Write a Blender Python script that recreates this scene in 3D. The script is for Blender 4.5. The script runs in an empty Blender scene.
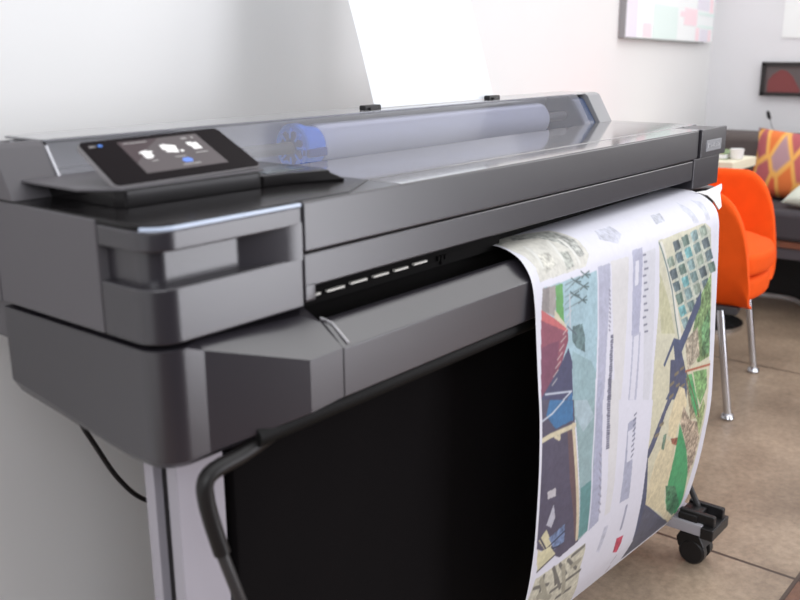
import bpy, bmesh, math, random
import numpy as np
from mathutils import Vector, Matrix
random.seed(7)
SC = bpy.context.scene
COL = SC.collection
PI = math.pi

# ------------------------------------------------------------------ helpers
def link(o, parent=None):
    COL.objects.link(o)
    if parent is not None:
        o.parent = parent
    return o

def tag(o, label=None, cat=None, group=None, kind=None):
    if label: o['label'] = label
    if cat: o['category'] = cat
    if group: o['group'] = group
    if kind: o['kind'] = kind
    return o

def thing(name, label, cat, loc=(0, 0, 0), group=None):
    o = bpy.data.objects.new(name, None)
    o.location = loc
    o.empty_display_size = .05
    link(o)
    return tag(o, label, cat, group)

def finish(bm, name, mat, parent=None, smooth=True, angle=35, origin=None, wn=True):
    """mesh in world coordinates -> one object whose origin sits at its parent's (parents are unrotated Empties)."""
    bmesh.ops.recalc_face_normals(bm, faces=bm.faces)
    me = bpy.data.meshes.new(name)
    bm.to_mesh(me); bm.free()
    mats = mat if isinstance(mat, (list, tuple)) else [mat]
    for m in mats: me.materials.append(m)
    if smooth:
        me.polygons.foreach_set('use_smooth', [True] * len(me.polygons))
        me.set_sharp_from_angle(angle=math.radians(angle))
    o = bpy.data.objects.new(name, me)
    link(o, parent)
    if smooth and wn:
        w_ = o.modifiers.new('flat faces', 'WEIGHTED_NORMAL'); w_.keep_sharp = True; w_.weight = 100
    off = Vector((0, 0, 0)); p = parent
    while p is not None:
        off += p.location; p = p.parent
    if origin is not None:
        org = Vector(origin)
        me.transform(Matrix.Translation(-org))
        o.location = org - off
    elif off.length > 0:
        me.transform(Matrix.Translation(-off))
    return o

def bevel(bm, w, seg=2, edges=None, ang=25):
    if w <= 0: return
    if edges is None:
        bm.normal_update()
        edges = [e for e in bm.edges if len(e.link_faces) == 2 and e.calc_face_angle(0) > math.radians(ang)]
    bmesh.ops.bevel(bm, geom=edges, offset=w, segments=seg, profile=.5, affect='EDGES', clamp_overlap=True)

def add_box(bm, a, b, bev=0, seg=2):
    t = bmesh.new()
    bmesh.ops.create_cube(t, size=1)
    for v in t.verts:
        v.co = Vector([(a[i] + b[i]) / 2 + v.co[i] * abs(b[i] - a[i]) for i in range(3)])
    bevel(t, bev, seg)
    merge(bm, t)

def merge(bm, t):
    me = bpy.data.meshes.new('tmp'); t.to_mesh(me); t.free()
    bm.from_mesh(me); bpy.data.meshes.remove(me)

def add_prism(bm, plan, z0, z1, bev=0, seg=2, axis='z'):
    """closed outline swept along an axis. axis z: plan=(x,y); axis x: plan=(y,z)."""
    t = bmesh.new()
    def P(p, h):
        return (p[0], p[1], h) if axis == 'z' else ((h, p[0], p[1]) if axis == 'x' else (p[0], h, p[1]))
    lo = [t.verts.new(P(p, z0)) for p in plan]; hi = [t.verts.new(P(p, z1)) for p in plan]
    n = len(plan)
    t.faces.new(lo); t.faces.new(hi)
    for i in range(n):
        t.faces.new((lo[i], lo[(i + 1) % n], hi[(i + 1) % n], hi[i]))
    bmesh.ops.recalc_face_normals(t, faces=t.faces)
    bevel(t, bev, seg)
    merge(bm, t)

def arc(cx, cy, r, a0, a1, n=8):
    return [(cx + r * math.cos(math.radians(a0 + (a1 - a0) * i / n)), cy + r * math.sin(math.radians(a0 + (a1 - a0) * i / n))) for i in range(n + 1)]

def add_tube(bm, pts, r, seg=12, cap=True):
    pts = [Vector(p) for p in pts]
    rs = r if isinstance(r, (list, tuple)) else [r] * len(pts)
    rings = []
    up = None
    for i, p in enumerate(pts):
        d = (pts[min(i + 1, len(pts) - 1)] - pts[max(i - 1, 0)]).normalized()
        if up is None:
            up = d.cross(Vector((0, 0, 1)) if abs(d.z) < .9 else Vector((1, 0, 0))).normalized()
        u = (up - d * up.dot(d)).normalized(); up = u
        w = d.cross(u)
        rings.append([bm.verts.new(p + (u * math.cos(2 * PI * k / seg) + w * math.sin(2 * PI * k / seg)) * rs[i]) for k in range(seg)])
    for a, b in zip(rings, rings[1:]):
        for k in range(seg):
            bm.faces.new((a[k], a[(k + 1) % seg], b[(k + 1) % seg], b[k]))
    if cap:
        bm.faces.new(rings[0]); bm.faces.new(rings[-1])

def smooth_path(P, n=8):
    P = [Vector(p) for p in P]
    Q = [2 * P[0] - P[1]] + P + [2 * P[-1] - P[-2]]
    out = []
    for i in range(1, len(Q) - 2):
        a, b, c, d = Q[i - 1:i + 3]
        for k in range(n):
            t = k / n
            out.append(.5 * ((2 * b) + (-a + c) * t + (2 * a - 5 * b + 4 * c - d) * t * t + (-a + 3 * b - 3 * c + d) * t ** 3))
    out.append(P[-1])
    return out

# ------------------------------------------------------------------ materials
def mat(name, col, rough=.5, metal=0, spec=.5, coat=0, bump=0, bscale=200, var=0, vscale=6, emit=None, estr=1):
    m = bpy.data.materials.new(name); m.use_nodes = True
    nt = m.node_tree; b = nt.nodes['Principled BSDF']
    b.inputs['Base Color'].default_value = (*col, 1)
    b.inputs['Roughness'].default_value = rough
    b.inputs['Metallic'].default_value = metal
    b.inputs['Specular IOR Level'].default_value = spec
    b.inputs['Coat Weight'].default_value = coat
    b.inputs['Coat Roughness'].default_value = .05
    tc = nt.nodes.new('ShaderNodeTexCoord')
    if var:
        n = nt.nodes.new('ShaderNodeTexNoise'); n.inputs['Scale'].default_value = vscale; n.inputs['Detail'].default_value = 6
        r = nt.nodes.new('ShaderNodeValToRGB')
        r.color_ramp.elements[0].position = .3; r.color_ramp.elements[1].position = .7
        r.color_ramp.elements[0].color = (*[c * (1 - var) for c in col], 1)
        r.color_ramp.elements[1].color = (*[min(1, c * (1 + var)) for c in col], 1)
        nt.links.new(tc.outputs['Object'], n.inputs['Vector'])
        nt.links.new(n.outputs['Fac'], r.inputs['Fac']); nt.links.new(r.outputs['Color'], b.inputs['Base Color'])
    if bump:
        n = nt.nodes.new('ShaderNodeTexNoise'); n.inputs['Scale'].default_value = bscale; n.inputs['Detail'].default_value = 3
        bp = nt.nodes.new('ShaderNodeBump'); bp.inputs['Strength'].default_value = bump; bp.inputs['Distance'].default_value = .002
        nt.links.new(tc.outputs['Object'], n.inputs['Vector'])
        nt.links.new(n.outputs['Fac'], bp.inputs['Height']); nt.links.new(bp.outputs['Normal'], b.inputs['Normal'])
    if emit:
        b.inputs['Emission Color'].default_value = (*emit, 1); b.inputs['Emission Strength'].default_value = estr
    return m

def srgb(r, g, b):
    f = lambda c: (c / 255 / 12.92) if c / 255 <= .04045 else ((c / 255 + .055) / 1.055) ** 2.4
    return (f(r), f(g), f(b))

CAM_POS = (-0.47244, -0.67376, 1.01328); CAM_ANG = (-0.880011, -0.267282, -0.006084); CAM_F = 930.888

PAPER_GAMMA = .84
PAPER_TINT = (.70, .70, .725)
WORLD_DIR = (-.25, -.85, -.45)
WORLD_RAMP = [(.0, 1.0), (.79, .85), (.885, .05), (1.0, .03)]
WORLD_STR = 1.0
LIGHTS = [
    ('window_light', (2.0, -2.35, .5), (.1, .0, .72), 1.25, 35, (.93, .93, 1), 1.6),
    ('side_window_light', (3.55, -1.35, 1.25), (.6, .1, .6), 1.3, 22, (1, .99, .98), 1.5),
    ('overhead_fill', (2.7, -.3, 2.6), (2.7, .1, 0), 2.2, 18, (1, .99, .97), 1.8),  # unseen fill added overhead to brighten the floor and right wall
    ('left_overhead_fill', (.9, -.7, 2.65), (.9, .2, .6), 2.6, 17, (.97, .98, 1), 1.4),  # unseen overhead fill, added to even out the back wall
    ('wall_fill', (-1.5, -1.8, 1.75), (.15, .45, .45), 1.8, 28, (.93, .95, 1), 1.4),  # unseen fill added to brighten the lower left wall
]
M = {}
M['body'] = mat('charcoal plastic', (.024, .0215, .027), .28, spec=.9, bump=.04, bscale=900)
M['side'] = mat('charcoal plastic matte', (.105, .099, .107), .5, spec=.4, bump=.05, bscale=900)
M['glossblack'] = mat('gloss black plastic', (.012, .011, .0115), .16, spec=.2)
M['black'] = mat('black plastic', (.012, .011, .012), .4, spec=.35)
M['dark'] = mat('slot black', (.004, .0035, .0035), .8, spec=.1)
M['toptrim'] = mat('glossy grey top', (.16, .155, .16), .1, spec=.6, coat=.6)
M['cavity'] = mat('pale grey interior', (.72, .72, .76), .5)
M['legpaint'] = mat('silver grey paint', (.40, .385, .43), .42, metal=.1, bump=.03, bscale=600)
M['fabric'] = mat('black woven fabric', (.006, .0052, .0056), .85, spec=.06, bump=.2, bscale=700)
M['rod'] = mat('dark grey rod', (.03, .029, .03), .4)
M['binblack'] = mat('matt black tube', (.006, .006, .006), .6, spec=.15)
M['white'] = mat('white paper', (.82, .83, .86), .6)
M['rollpaper'] = mat('roll paper', (.70, .73, .86), .6)
M['blue'] = mat('blue plastic', (.05, .22, .85), .3, emit=(.05, .2, .8), estr=.14)  # slight glow added to the colour; the hub is no lamp
M['bluedark'] = mat('deep blue plastic', (.02, .07, .40), .3)
M['spindle'] = mat('grey spindle', (.13, .13, .14), .4)
M['mark'] = mat('white slot mark', (.8, .78, .72), .5)
M['badge'] = mat('pale grey badge', (.22, .225, .24), .4)
M['badgelet'] = mat('badge print', (.32, .325, .34), .4)
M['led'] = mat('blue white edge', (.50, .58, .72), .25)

# translucent smoke cover: a thin tinted sheet with a fresnel gloss
def smoke():
    m = bpy.data.materials.new('smoked clear plastic'); m.use_nodes = True
    nt = m.node_tree; nt.nodes.clear()
    out = nt.nodes.new('ShaderNodeOutputMaterial'); mix = nt.nodes.new('ShaderNodeMixShader')
    tr = nt.nodes.new('ShaderNodeBsdfTransparent'); tr.inputs['Color'].default_value = (.84, .84, .88, 1)
    gl = nt.nodes.new('ShaderNodeBsdfGlossy'); gl.inputs['Roughness'].default_value = .06; gl.inputs['Color'].default_value = (.9, .9, .95, 1)
    fr = nt.nodes.new('ShaderNodeFresnel'); fr.inputs['IOR'].default_value = 1.7
    nt.links.new(fr.outputs['Fac'], mix.inputs['Fac']); nt.links.new(tr.outputs['BSDF'], mix.inputs[1])
    nt.links.new(gl.outputs['BSDF'], mix.inputs[2])
    hz = nt.nodes.new('ShaderNodeBsdfDiffuse'); hz.inputs['Color'].default_value = (.62, .63, .70, 1)
    m2 = nt.nodes.new('ShaderNodeMixShader'); m2.inputs['Fac'].default_value = .07
    nt.links.new(mix.outputs['Shader'], m2.inputs[1]); nt.links.new(hz.outputs['BSDF'], m2.inputs[2]); nt.links.new(m2.outputs['Shader'], out.inputs['Surface'])
    return m
M['smoke'] = smoke()

# ------------------------------------------------------------------ the printer
W = 1.317
ZT = .860; ZMID = .806; ZMB = .769; ZLB = .750; ZDR = .803
PR = thing('plotter_printer', 'wide charcoal large format printer with tilted touch screen and clear roll cover, on grey legs', 'printer', (.65, .15, 0))

# --- end bases (lower housings), mirrored left / right
def end_base(mir):
    fx = (lambda x: W - x) if mir else (lambda x: x)
    t = bmesh.new()
    plan = [(.0, .27)] + [(.0, .06)] + arc(.030, .027, .030, 180, 270, 20) + [(.050, -.003), (.163, -.029), (.212, -.029), (.212, .004), (.212, .035), (.19, .06), (.19, .27)]
    def ztop(x, y):
        if x > .2: return {True: .7045, False: .727}[y < -.01] if y < .02 else .742
        if x > .16 and y < 0: return .7035
        if x >= .049 and y < 0: return .738
        return .745
    lo0 = [(x * .96 + .006, y + (.008 if y < .2 else -.006), .648 if y > .1 else (.626 if x < .06 else (.640 if x < .2 else .644))) for x, y in plan]
    lo1 = [(x, y, .662 if y > .1 else (.634 if x < .06 else (.646 if x < .2 else .649))) for x, y in plan]
    hi = [(x, y, ztop(x, y)) for x, y in plan]
    rings = [[t.verts.new((fx(p[0]), p[1], p[2])) for p in R] for R in (lo0, lo1, hi)]
    n = len(plan)
    for a, b in zip(rings, rings[1:]):
        for i in range(n):
            t.faces.new((a[i], a[(i + 1) % n], b[(i + 1) % n], b[i]))
    t.faces.new(rings[0])
    # top: flat under the module, sloped deck toward the tray front
    h = rings[2]
    k = {i: (round(plan[i][0], 3), round(plan[i][1], 3)) for i in range(n)}
    ia = n - 8 + 1   # index of (.052,-.005)
    ib, ic, idd, ie = ia + 1, ia + 2, ia + 3, ia + 4
    m1 = t.verts.new((fx(.052), .012, .7445)); m2 = t.verts.new((fx(.19), .012, .737))
    t.faces.new((h[ia], h[ib], m2, m1)); t.faces.new((h[ib], h[ic], h[idd], m2)); t.faces.new((h[idd], h[ie], m2))
    t.faces.new([m1, m2] + [h[ie], h[ie + 1], h[ie + 2]] + [h[i] for i in range(0, ia)][0:] + [h[ia]])
    bmesh.ops.triangulate(t, faces=[f for f in t.faces if len(f.verts) > 4])
    bmesh.ops.recalc_face_normals(t, faces=t.faces)
    bm = bmesh.new(); merge(bm, t)
    ed = [e for e in bm.edges if len(e.link_faces) == 2 and e.calc_face_angle(0) > math.radians(22)]
    bevel(bm, .0035, 2, ed)
    o = finish(bm, 'end_base', M['body'], PR, angle=8, wn=False)
    return o
EB = [end_base(False), end_base(True)]
EB[0]['label'] = 'left lower housing with a slanted dark front'
EB[1]['label'] = 'right lower housing under the end cap'

# --- output tray between the bases: sloped deck with rounded crest, front lip
bm = bmesh.new()
prof = [(.014, .66), (.014, .722)] + [(.0125, .7255), (.009, .7268), (.002, .7265), (-.006, .722), (-.022, .7085), (-.029, .703), (-.029, .648), (-.022, .644), (.02, .644)]
add_prism(bm, prof, .2135, W - .2135, .0012, 2, axis='x')
TRAY = finish(bm, 'output_tray', M['body'], PR)
bm = bmesh.new()
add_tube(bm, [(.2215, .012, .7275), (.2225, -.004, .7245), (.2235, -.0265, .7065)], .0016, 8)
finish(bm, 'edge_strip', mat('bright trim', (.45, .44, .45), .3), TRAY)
# slot interior (black), behind the tray
bm = bmesh.new()
add_box(bm, (.2125, .046, .655), (W - .2125, .26, .80))
add_box(bm, (.2125, .0145, .655), (W - .2125, .047, .705))
finish(bm, 'paper_slot', M['dark'], PR)
bm = bmesh.new()
for a, b, z in [(.2245, .239, .749), (.250, .278, .749), (.289, .317, .750), (.329, .356, .750), (.368, .393, .750), (.405, .431, .751)]:
    add_box(bm, (a, .028, z - .0012), (b, .032, z + .0012))
for x in (.455, .462, .470):
    add_box(bm, (x, .029, .746 if x != .462 else .740), (x + .004, .032, .752))
add_box(bm, (.215, .032, .738), (.6, .047, .768))
o = finish(bm, 'guide_bar', [M['mark'], M['dark']], PR, smooth=False)
for p in o.data.polygons:
    c = sum((o.data.vertices[v].co for v in p.vertices), Vector()) / len(p.vertices)
    big = p.area > 4e-4 or c.y + .15 > .0321
    if big or c.x + .65 > .44: p.material_index = 1
o['label'] = 'black bar in the paper slot with a row of white dashes'

# --- left module: side panel, ink bay door with handle recess
def rplan(x0, y0, r, x1, y1): return [(x0, y1)] + arc(x0 + r, y0 + r, r, 180, 270, 8) + [(x1, y0), (x1, y1)]
bm = bmesh.new()
add_box(bm, (0, .0815, ZLB), (.1855, .272, ZT), .002)
finish(bm, 'side_panel', M['side'], PR)
INK = None
bm = bmesh.new()
add_prism(bm, rplan(.0, .0, .030, .1862, .0795), ZLB, ZDR, .0022, 3)
INK = finish(bm, 'ink_door', M['body'], PR)
bm = bmesh.new()
add_prism(bm, rplan(.0, .0, .030, .1862, .0795), .8365, ZT - .004, .0022, 3)
finish(bm, 'upper_band', M['body'], INK)
bm = bmesh.new()
add_prism(bm, [(.0105, .0795), (.0105, .045)] + arc(.0305, .038, .020, 180, 270, 6) + [(.112, .018), (.117, .017), (.163, .0005), (.1862, .0), (.1862, .0795)], ZDR - .003, .8395, 0)
finish(bm, 'handle_recess', M['body'], INK)
bm = bmesh.new()   # pale top lip of the module
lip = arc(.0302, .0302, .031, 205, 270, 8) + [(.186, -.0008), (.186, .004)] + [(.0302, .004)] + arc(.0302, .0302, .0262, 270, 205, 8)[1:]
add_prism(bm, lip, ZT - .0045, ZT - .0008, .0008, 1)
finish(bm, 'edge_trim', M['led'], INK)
# --- glossy black deck on the left
bm = bmesh.new()
add_prism(bm, [(.002, .265), (.002, .05)] + arc(.0335, .0335, .0305, 180, 270, 8) + [(.186, .003), (.262, .004), (.345, .05), (.345, .265)], ZT - .0035, ZT + .0015, .0010, 2)
DECK = finish(bm, 'black_deck', M['glossblack'], PR)

# --- long front cover: upper band, lower band
bm = bmesh.new()
add_box(bm, (.1885, 0, ZMID + .0008), (1.2065, .062, ZT), .0028, 3)
finish(bm, 'upper_front_cover', M['body'], PR)
bm = bmesh.new()
add_box(bm, (.1885, .0012, ZMB), (1.1895, .045, ZMID - .0006), .0022, 3)
add_box(bm, (.1885, .0012, ZLB + .003), (.2060, .03, ZMB + .006), .003, 2)
finish(bm, 'lower_front_cover', M['body'], PR)
# --- right end cap, stepped, with badge plate
bm = bmesh.new()
add_box(bm, (1.1915, .0, ZLB + .002), (W - .004, .27, .8085), .0022, 3)
add_box(bm, (1.2085, .002, .8095), (W - .004, .27, ZT - .001), .002, 2)
CAP = finish(bm, 'end_cap', M['body'], PR)
bm = bmesh.new()
add_box(bm, (1.2085, -.0045, .8085), (W + .011, .004, ZT + .0005), .0015, 2)
BP_ = finish(bm, 'badge_plate', M['body'], CAP)
bm = bmesh.new()
add_box(bm, (1.229, -.0058, .8185), (1.303, -.0040, .8395), .001, 1)
bx = 1.233
for w_, h_ in [(.008, .009), (.003, .006), (.006, .006), (.004, .006), (.006, .009), (.003, .006), (.006, .006), (.004, .009), (.006, .006)]:
    add_box(bm, (bx, -.0064, .8255), (bx + w_, -.0055, .8255 + h_ * .9)); bx += w_ + .0016
o = finish(bm, 'name_badge', [M['badge'], M['badgelet']], CAP, smooth=False)
for p in o.data.polygons:
    if p.area < 1.2e-4 and (sum((o.data.vertices[v].co.y for v in p.vertices)) / len(p.vertices) + .15) < -.0060: p.material_index = 1
o['label'] = 'small pale grey name badge with blurred lettering'
# --- flat glossy top window
bm = bmesh.new()
add_box(bm, (.347, .0515, ZT - .006), (1.252, .224, ZT + .001), .001, 2)
finish(bm, 'top_window', M['toptrim'], PR)
bm = bmesh.new()
add_box(bm, (.345, .045, ZT - .03), (1.262, .226, ZT - .0045))
finish(bm, 'window_seal', M['dark'], PR)
bm = bmesh.new()
add_box(bm, (1.2545, .05, ZT - .006), (W - .005, .262, ZT + .0008), .001, 2)
add_box(bm, (.3455, .0, ZT - .001), (W - .11, .0475, ZT + .0005), .0006, 1)
finish(bm, 'top_rim', M['toptrim'], PR)
# --- rear housing under the roll cover
bm = bmesh.new()
add_box(bm, (.012, .2735, .70), (W - .012, .375, .832), .004)
add_box(bm, (.045, .332, .83), (W - .045, .345, .9125), .002)
finish(bm, 'rear_housing', M['side'], PR)
bm = bmesh.new()
add_box(bm, (.061, .222, .825), (1.235, .334, .835))
add_box(bm, (.061, .328, .834), (1.235, .3325, .9125))
finish(bm, 'roll_bay', M['cavity'], PR)
# --- roll cover: sloped clear front, folded top
RZ = .9175; RY = .262
bm = bmesh.new()
prof = [(.2262, .861), (.2292, .866), (RY - .006, RZ - .0065), (RY - .003, RZ - .0022), (RY + .003, RZ)]
prev = None
for x in (.062, 1.212):
    cur = [bm.verts.new((x, y, z)) for y, z in prof]
    if prev:
        for i in range(len(prof) - 1): bm.faces.new((prev[i], prev[i + 1], cur[i + 1], cur[i]))
    prev = cur
COVER = finish(bm, 'roll_cover', M['smoke'], PR, angle=60)
COVER['label'] = 'clear smoked cover over the paper roll'
bm = bmesh.new()
add_box(bm, (.062, RY + .003, RZ - .003), (1.30, .345, RZ + .0002), .001)
finish(bm, 'cover_top', mat('pale smoked cover top', (.30, .30, .31), .12, spec=.6), COVER)
for nm, x0, x1 in (('left', .0005, .060), ('right', 1.252, 1.304)):
    bm = bmesh.new()
    add_prism(bm, [(.2262, ZT + .0016), (RY - .005, RZ - .004), (RY + .003, RZ), (.271, RZ), (.271, ZT + .0016)] if nm == 'left' else [(.2262, .861), (RY - .005, RZ - .004), (RY + .003, RZ), (.345, RZ), (.345, .835), (.2262, .835)], x0, x1, .002, 2, axis='x')
    o = finish(bm, 'cover_end', M['side'] if nm == 'left' else mat('pale grey plastic', (.28, .28, .29), .3), COVER)
bm = bmesh.new()      # blue smoked spindle bearing inside the right end
add_prism(bm, [(.233, .861), (RY + .001, RZ - .010), (RY + .02, RZ - .004), (.325, RZ - .004), (.325, .836), (.233, .836)], 1.200, 1.2515, .006, 3, axis='x')
o = finish(bm, 'spindle_bearing', mat('blue black plastic', (.03, .05, .11), .25), PR)
# left grey shoulder that runs back beside the cover
bm = bmesh.new()
add_prism(bm, [(.272, RZ - .002), (.375, RZ + .004), (.375, ZLB), (.2735, ZLB), (.2735, ZT), (.272, ZT)], .0, .0295, .002, 2, axis='x')
finish(bm, 'shoulder_panel', M['side'], PR)
bm = bmesh.new()
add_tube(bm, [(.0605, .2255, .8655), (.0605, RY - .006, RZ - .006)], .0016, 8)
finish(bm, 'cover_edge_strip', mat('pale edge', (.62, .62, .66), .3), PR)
# rear paper guides (black clips on the ridge)
for x0, x1 in ((.605, .643), (.940, .974)):
    bm = bmesh.new()
    add_box(bm, (x0, .283, RZ - .001), (x1, .296, RZ + .0075), .002)
    add_box(bm, (x0 + .008, .279, RZ - .001), (x1 - .012, .286, RZ + .004), .001)
    o = finish(bm, 'paper_guide', M['black'], PR)

# --- control console and touch panel
bm = bmesh.new()
add_prism(bm, [(.044, .262), (.044, .112), (.050, .102), (.215, .098), (.222, .098), (.222, .262)], ZT + .001, .8795, .002, 2)
CON = finish(bm, 'console_base', M['glossblack'], PR)
bm = bmesh.new()
add_prism(bm, [(.224, .225), (.224, .098), (.262, .092), (.322, .064), (.331, .085), (.331, .225)], ZT + .001, .8745, .003, 2)
# slanted end lip
for v in bm.verts:
    if v.co.z > .868: v.co.y += (.0 if v.co.x < .27 else .012); v.co.x -= (.0 if v.co.x < .27 else .012)
finish(bm, 'pocket', M['glossblack'], CON)
bm = bmesh.new()
add_box(bm, (.240, .110, .8738), (.300, .150, .8752), .0005, 1)
finish(bm, 'pocket_window', mat('grey green glass', (.05, .07, .08), .1), CON)
bm = bmesh.new()
add_prism(bm, [(.018, .24), (.018, .135), (.046, .104), (.232, .104), (.232, .24)], .8785, .8815, .001, 2)
finish(bm, 'console_plate', M['side'], CON)
# panel frame of reference: origin bottom-left front corner, ex along width, ey up the slope
P0 = Vector((.0445, .108, .8832)); P1 = Vector((.2335, .108, .8852)); P3 = Vector((.0405, .165, .9222)); P2 = Vector((.2175, .165, .9250))
ez = (P1 - P0).cross(P3 - P0).normalized()
def pp(u, v, h=0):
    return (P0 * (1 - u) * (1 - v) + P1 * u * (1 - v) + P2 * u * v + P3 * (1 - u) * v) + ez * h
def panel(bm, uv, h0, h1, bev=0):
    t = bmesh.new()
    lo = [t.verts.new(pp(u, v, h0)) for u, v in uv]; hi = [t.verts.new(pp(u, v, h1)) for u, v in uv]
    n = len(uv); t.faces.new(lo); t.faces.new(hi)
    for i in range(n): t.faces.new((lo[i], lo[(i + 1) % n], hi[(i + 1) % n], hi[i]))
    bmesh.ops.recalc_face_normals(t, faces=t.faces)
    bevel(t, bev, 2); merge(bm, t)
def rrect(u0, v0, u1, v1, ru, rv, n=5):
    o = []
    for cu, cv, a in ((u1 - ru, v0 + rv, -90), (u1 - ru, v1 - rv, 0), (u0 + ru, v1 - rv, 90), (u0 + ru, v0 + rv, 180)):
        for i in range(n + 1):
            t = math.radians(a + 90 * i / n); o.append((cu + ru * math.cos(t), cv + rv * math.sin(t)))
    return o
bm = bmesh.new(); panel(bm, rrect(0, 0, 1, 1, .035, .09), -.007, -.0012, .001)
PANEL = finish(bm, 'touch_panel', mat('panel rim', (.24, .23, .235), .25), PR)
bm = bmesh.new(); panel(bm, rrect(.004, .012, .996, .99, .034, .085), -.0013, .0, .0004)
finish(bm, 'panel_glass', mat('panel black', (.010, .0075, .0085), .3, spec=.04), PANEL)
SCR = mat('lit display', (.03, .027, .028), .3, spec=.12, emit=(.115, .10, .105), estr=1)
nt = SCR.node_tree
bm = bmesh.new(); panel(bm, [(.235, .17), (.80, .17), (.80, .90), (.235, .90)], 0, .0003)
finish(bm, 'display', SCR, PANEL, smooth=False)
SCRD = mat('lit display dark half', (.03, .022, .024), .3, spec=.12, emit=(.062, .048, .052), estr=1)
bm = bmesh.new(); panel(bm, [(.236, .40), (.40, .72), (.52, .895), (.236, .895)], .0003, .0005)
finish(bm, 'display_gradient', SCRD, PANEL, smooth=False)
ICW = mat('icon white', (.2, .2, .2), .5, emit=(.86, .84, .84), estr=1); ICG = mat('icon grey', (.1, .1, .1), .5, emit=(.30, .28, .28), estr=1)
ICB = mat('icon blue', (.02, .05, .2), .5, emit=(.14, .26, .72), estr=1)
def icon(name, m, polys):
    bm = bmesh.new()
    for q in polys: panel(bm, q, .0005, .0009)
    finish(bm, name, m, PANEL, smooth=False)
R4 = lambda u0, v0, u1, v1: [(u0, v0), (u1, v0), (u1, v1), (u0, v1)]
icon('copy_icon', ICW, [R4(.315, .50, .375, .60), R4(.328, .60, .362, .645), R4(.305, .595, .392, .625), R4(.318, .47, .36, .50)])
icon('print_icon', ICW, [[(.478, .56), (.555, .52), (.575, .68), (.50, .74)], [(.468, .62), (.50, .60), (.52, .72), (.475, .73)], R4(.575, .53, .595, .57)])
icon('scan_icon', ICW, [R4(.675, .55, .735, .70), R4(.662, .64, .70, .72)])
for q_ in [R4(.335, .40, .375, .42), R4(.50, .42, .575, .44), R4(.66, .46, .745, .48), R4(.50, .235, .62, .255), R4(.66, .80, .70, .835), R4(.735, .80, .75, .84), R4(.26, .835, .42, .85)]: icon('icon_caption', ICG, [q_])
icon('status_icon', ICB, [[(.53, .29), (.58, .29), (.592, .34), (.575, .385), (.537, .385), (.52, .34)]])
icon('maker_mark', ICG, [R4(.045, .842, .06, .87), R4(.063, .842, .072, .87), R4(.075, .842, .085, .862)])
icon('status_light', mat('blue light', (.01, .05, .2), .4, emit=(.06, .18, .55), estr=1), [[(.105, .835), (.125, .835), (.132, .86), (.122, .885), (.108, .885), (.10, .86)]])

# --- stand: legs, feet with casters
def leg(mir):
    fx = (lambda x: W - x) if mir else (lambda x: x)
    bm = bmesh.new()
    a, b = sorted((fx(.058), fx(.120)))
    slot0, slot1 = .084, .107
    for y0, y1 in ((.066, slot0), (slot1, .124)):
        add_box(bm, (a, y0, .10), (b, y1, .652), .002)
    add_box(bm, (a + .012, slot0 - .002, .10), (b - .012, slot1 + .002, .652))
    L = finish(bm, 'leg', M['legpaint'], PR)
    bm = bmesh.new()
    for s in (0, 1):
        x = a + .011 if s == 0 else b - .0135
        add_box(bm, (x, slot0 - .001, .12), (x + .0025, slot1 + .001, .625))
    add_box(bm, (a + .002, slot0 + .0005, .625), (b - .002, slot1 - .0005, .650))
    finish(bm, 'cable_channel', M['black'], L)
    # foot beam
    bm = bmesh.new()
    fa, fb = sorted((fx(.072), fx(.150)))
    add_box(bm, (fa, -.082, .076), (fb, .46, .100), .003)
    F = finish(bm, 'foot', M['legpaint'], PR)
    bm = bmesh.new()
    add_box(bm, (fa - .003, -.106, .074), (fb + .003, -.080, .098), .003)
    for x in (fa + .010, fb - .022):
        add_box(bm, (x, -.102, .096), (x + .014, -.030, .120), .004)
    add_box(bm, (fa + .005, -.07, .0985), (fb - .005, -.03, .114), .003)
    finish(bm, 'foot_bracket', M['black'], F)
    for y in (-.058, .42):
        bm = bmesh.new()
        cx = (fa + fb) / 2 + .004
        add_tube(bm, [(cx - .026, y, .027), (cx - .022, y, .027), (cx - .008, y, .027), (cx - .006, y, .027)], [.023, .0268, .0268, .023], 24)
        add_tube(bm, [(cx + .006, y, .027), (cx + .008, y, .027), (cx + .022, y, .027), (cx + .026, y, .027)], [.023, .0268, .0268, .023], 24)
        add_box(bm, (cx - .005, y - .008, .02), (cx + .005, y + .032, .06), .003)
        add_prism(bm, [(y - .018, .056), (y - .026, .040), (y - .010, .046), (y + .028, .030), (y + .034, .050), (y + .026, .066), (y - .012, .066)], cx - .024, cx + .024, .003, 2, axis='x')
        add_tube(bm, [(cx, y + .01, .06), (cx, y + .01, .0785)], .011, 12)
        finish(bm, 'caster', M['black'], F)
leg(False); leg(True)
bm = bmesh.new()
add_box(bm, (.121, .085, .20), (W - .121, .115, .25), .003)
finish(bm, 'cross_bar', M['legpaint'], PR)

# --- paper bin: rod frame and black fabric
def rod_end(mir):
    fx = (lambda x: W - x) if mir else (lambda x: x)
    bm = bmesh.new()
    add_tube(bm, [(fx(x), y, z) for x, y, z in [(.043, -.016, .540), (.0535, -.031, .48), (.080, -.032, .28), (.096, -.028, .155), (.097, -.065, .088)]], .0062, 12)
    r = finish(bm, 'bin_rod', M['rod'], PR)
    bm = bmesh.new()
    path = smooth_path([(.125, -.007, .6290), (.085, -.008, .621), (.050, -.009, .618), (.037, -.009, .610), (.0355, -.010, .592), (.039, -.013, .565), (.0445, -.018, .533)], 6)
    add_tube(bm, [(fx(p[0]), p[1], p[2]) for p in path], .0086, 14)
    finish(bm, 'elbow_sleeve', mat('dark rubber', (.012, .011, .011), .4, spec=.3), r)
rod_end(False); rod_end(True)
bm = bmesh.new()
add_tube(bm, [(.10, -.008, .6345), (W - .10, -.008, .6345)], .0125, 14)
finish(bm, 'bin_top_rod', M['binblack'], PR)
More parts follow.
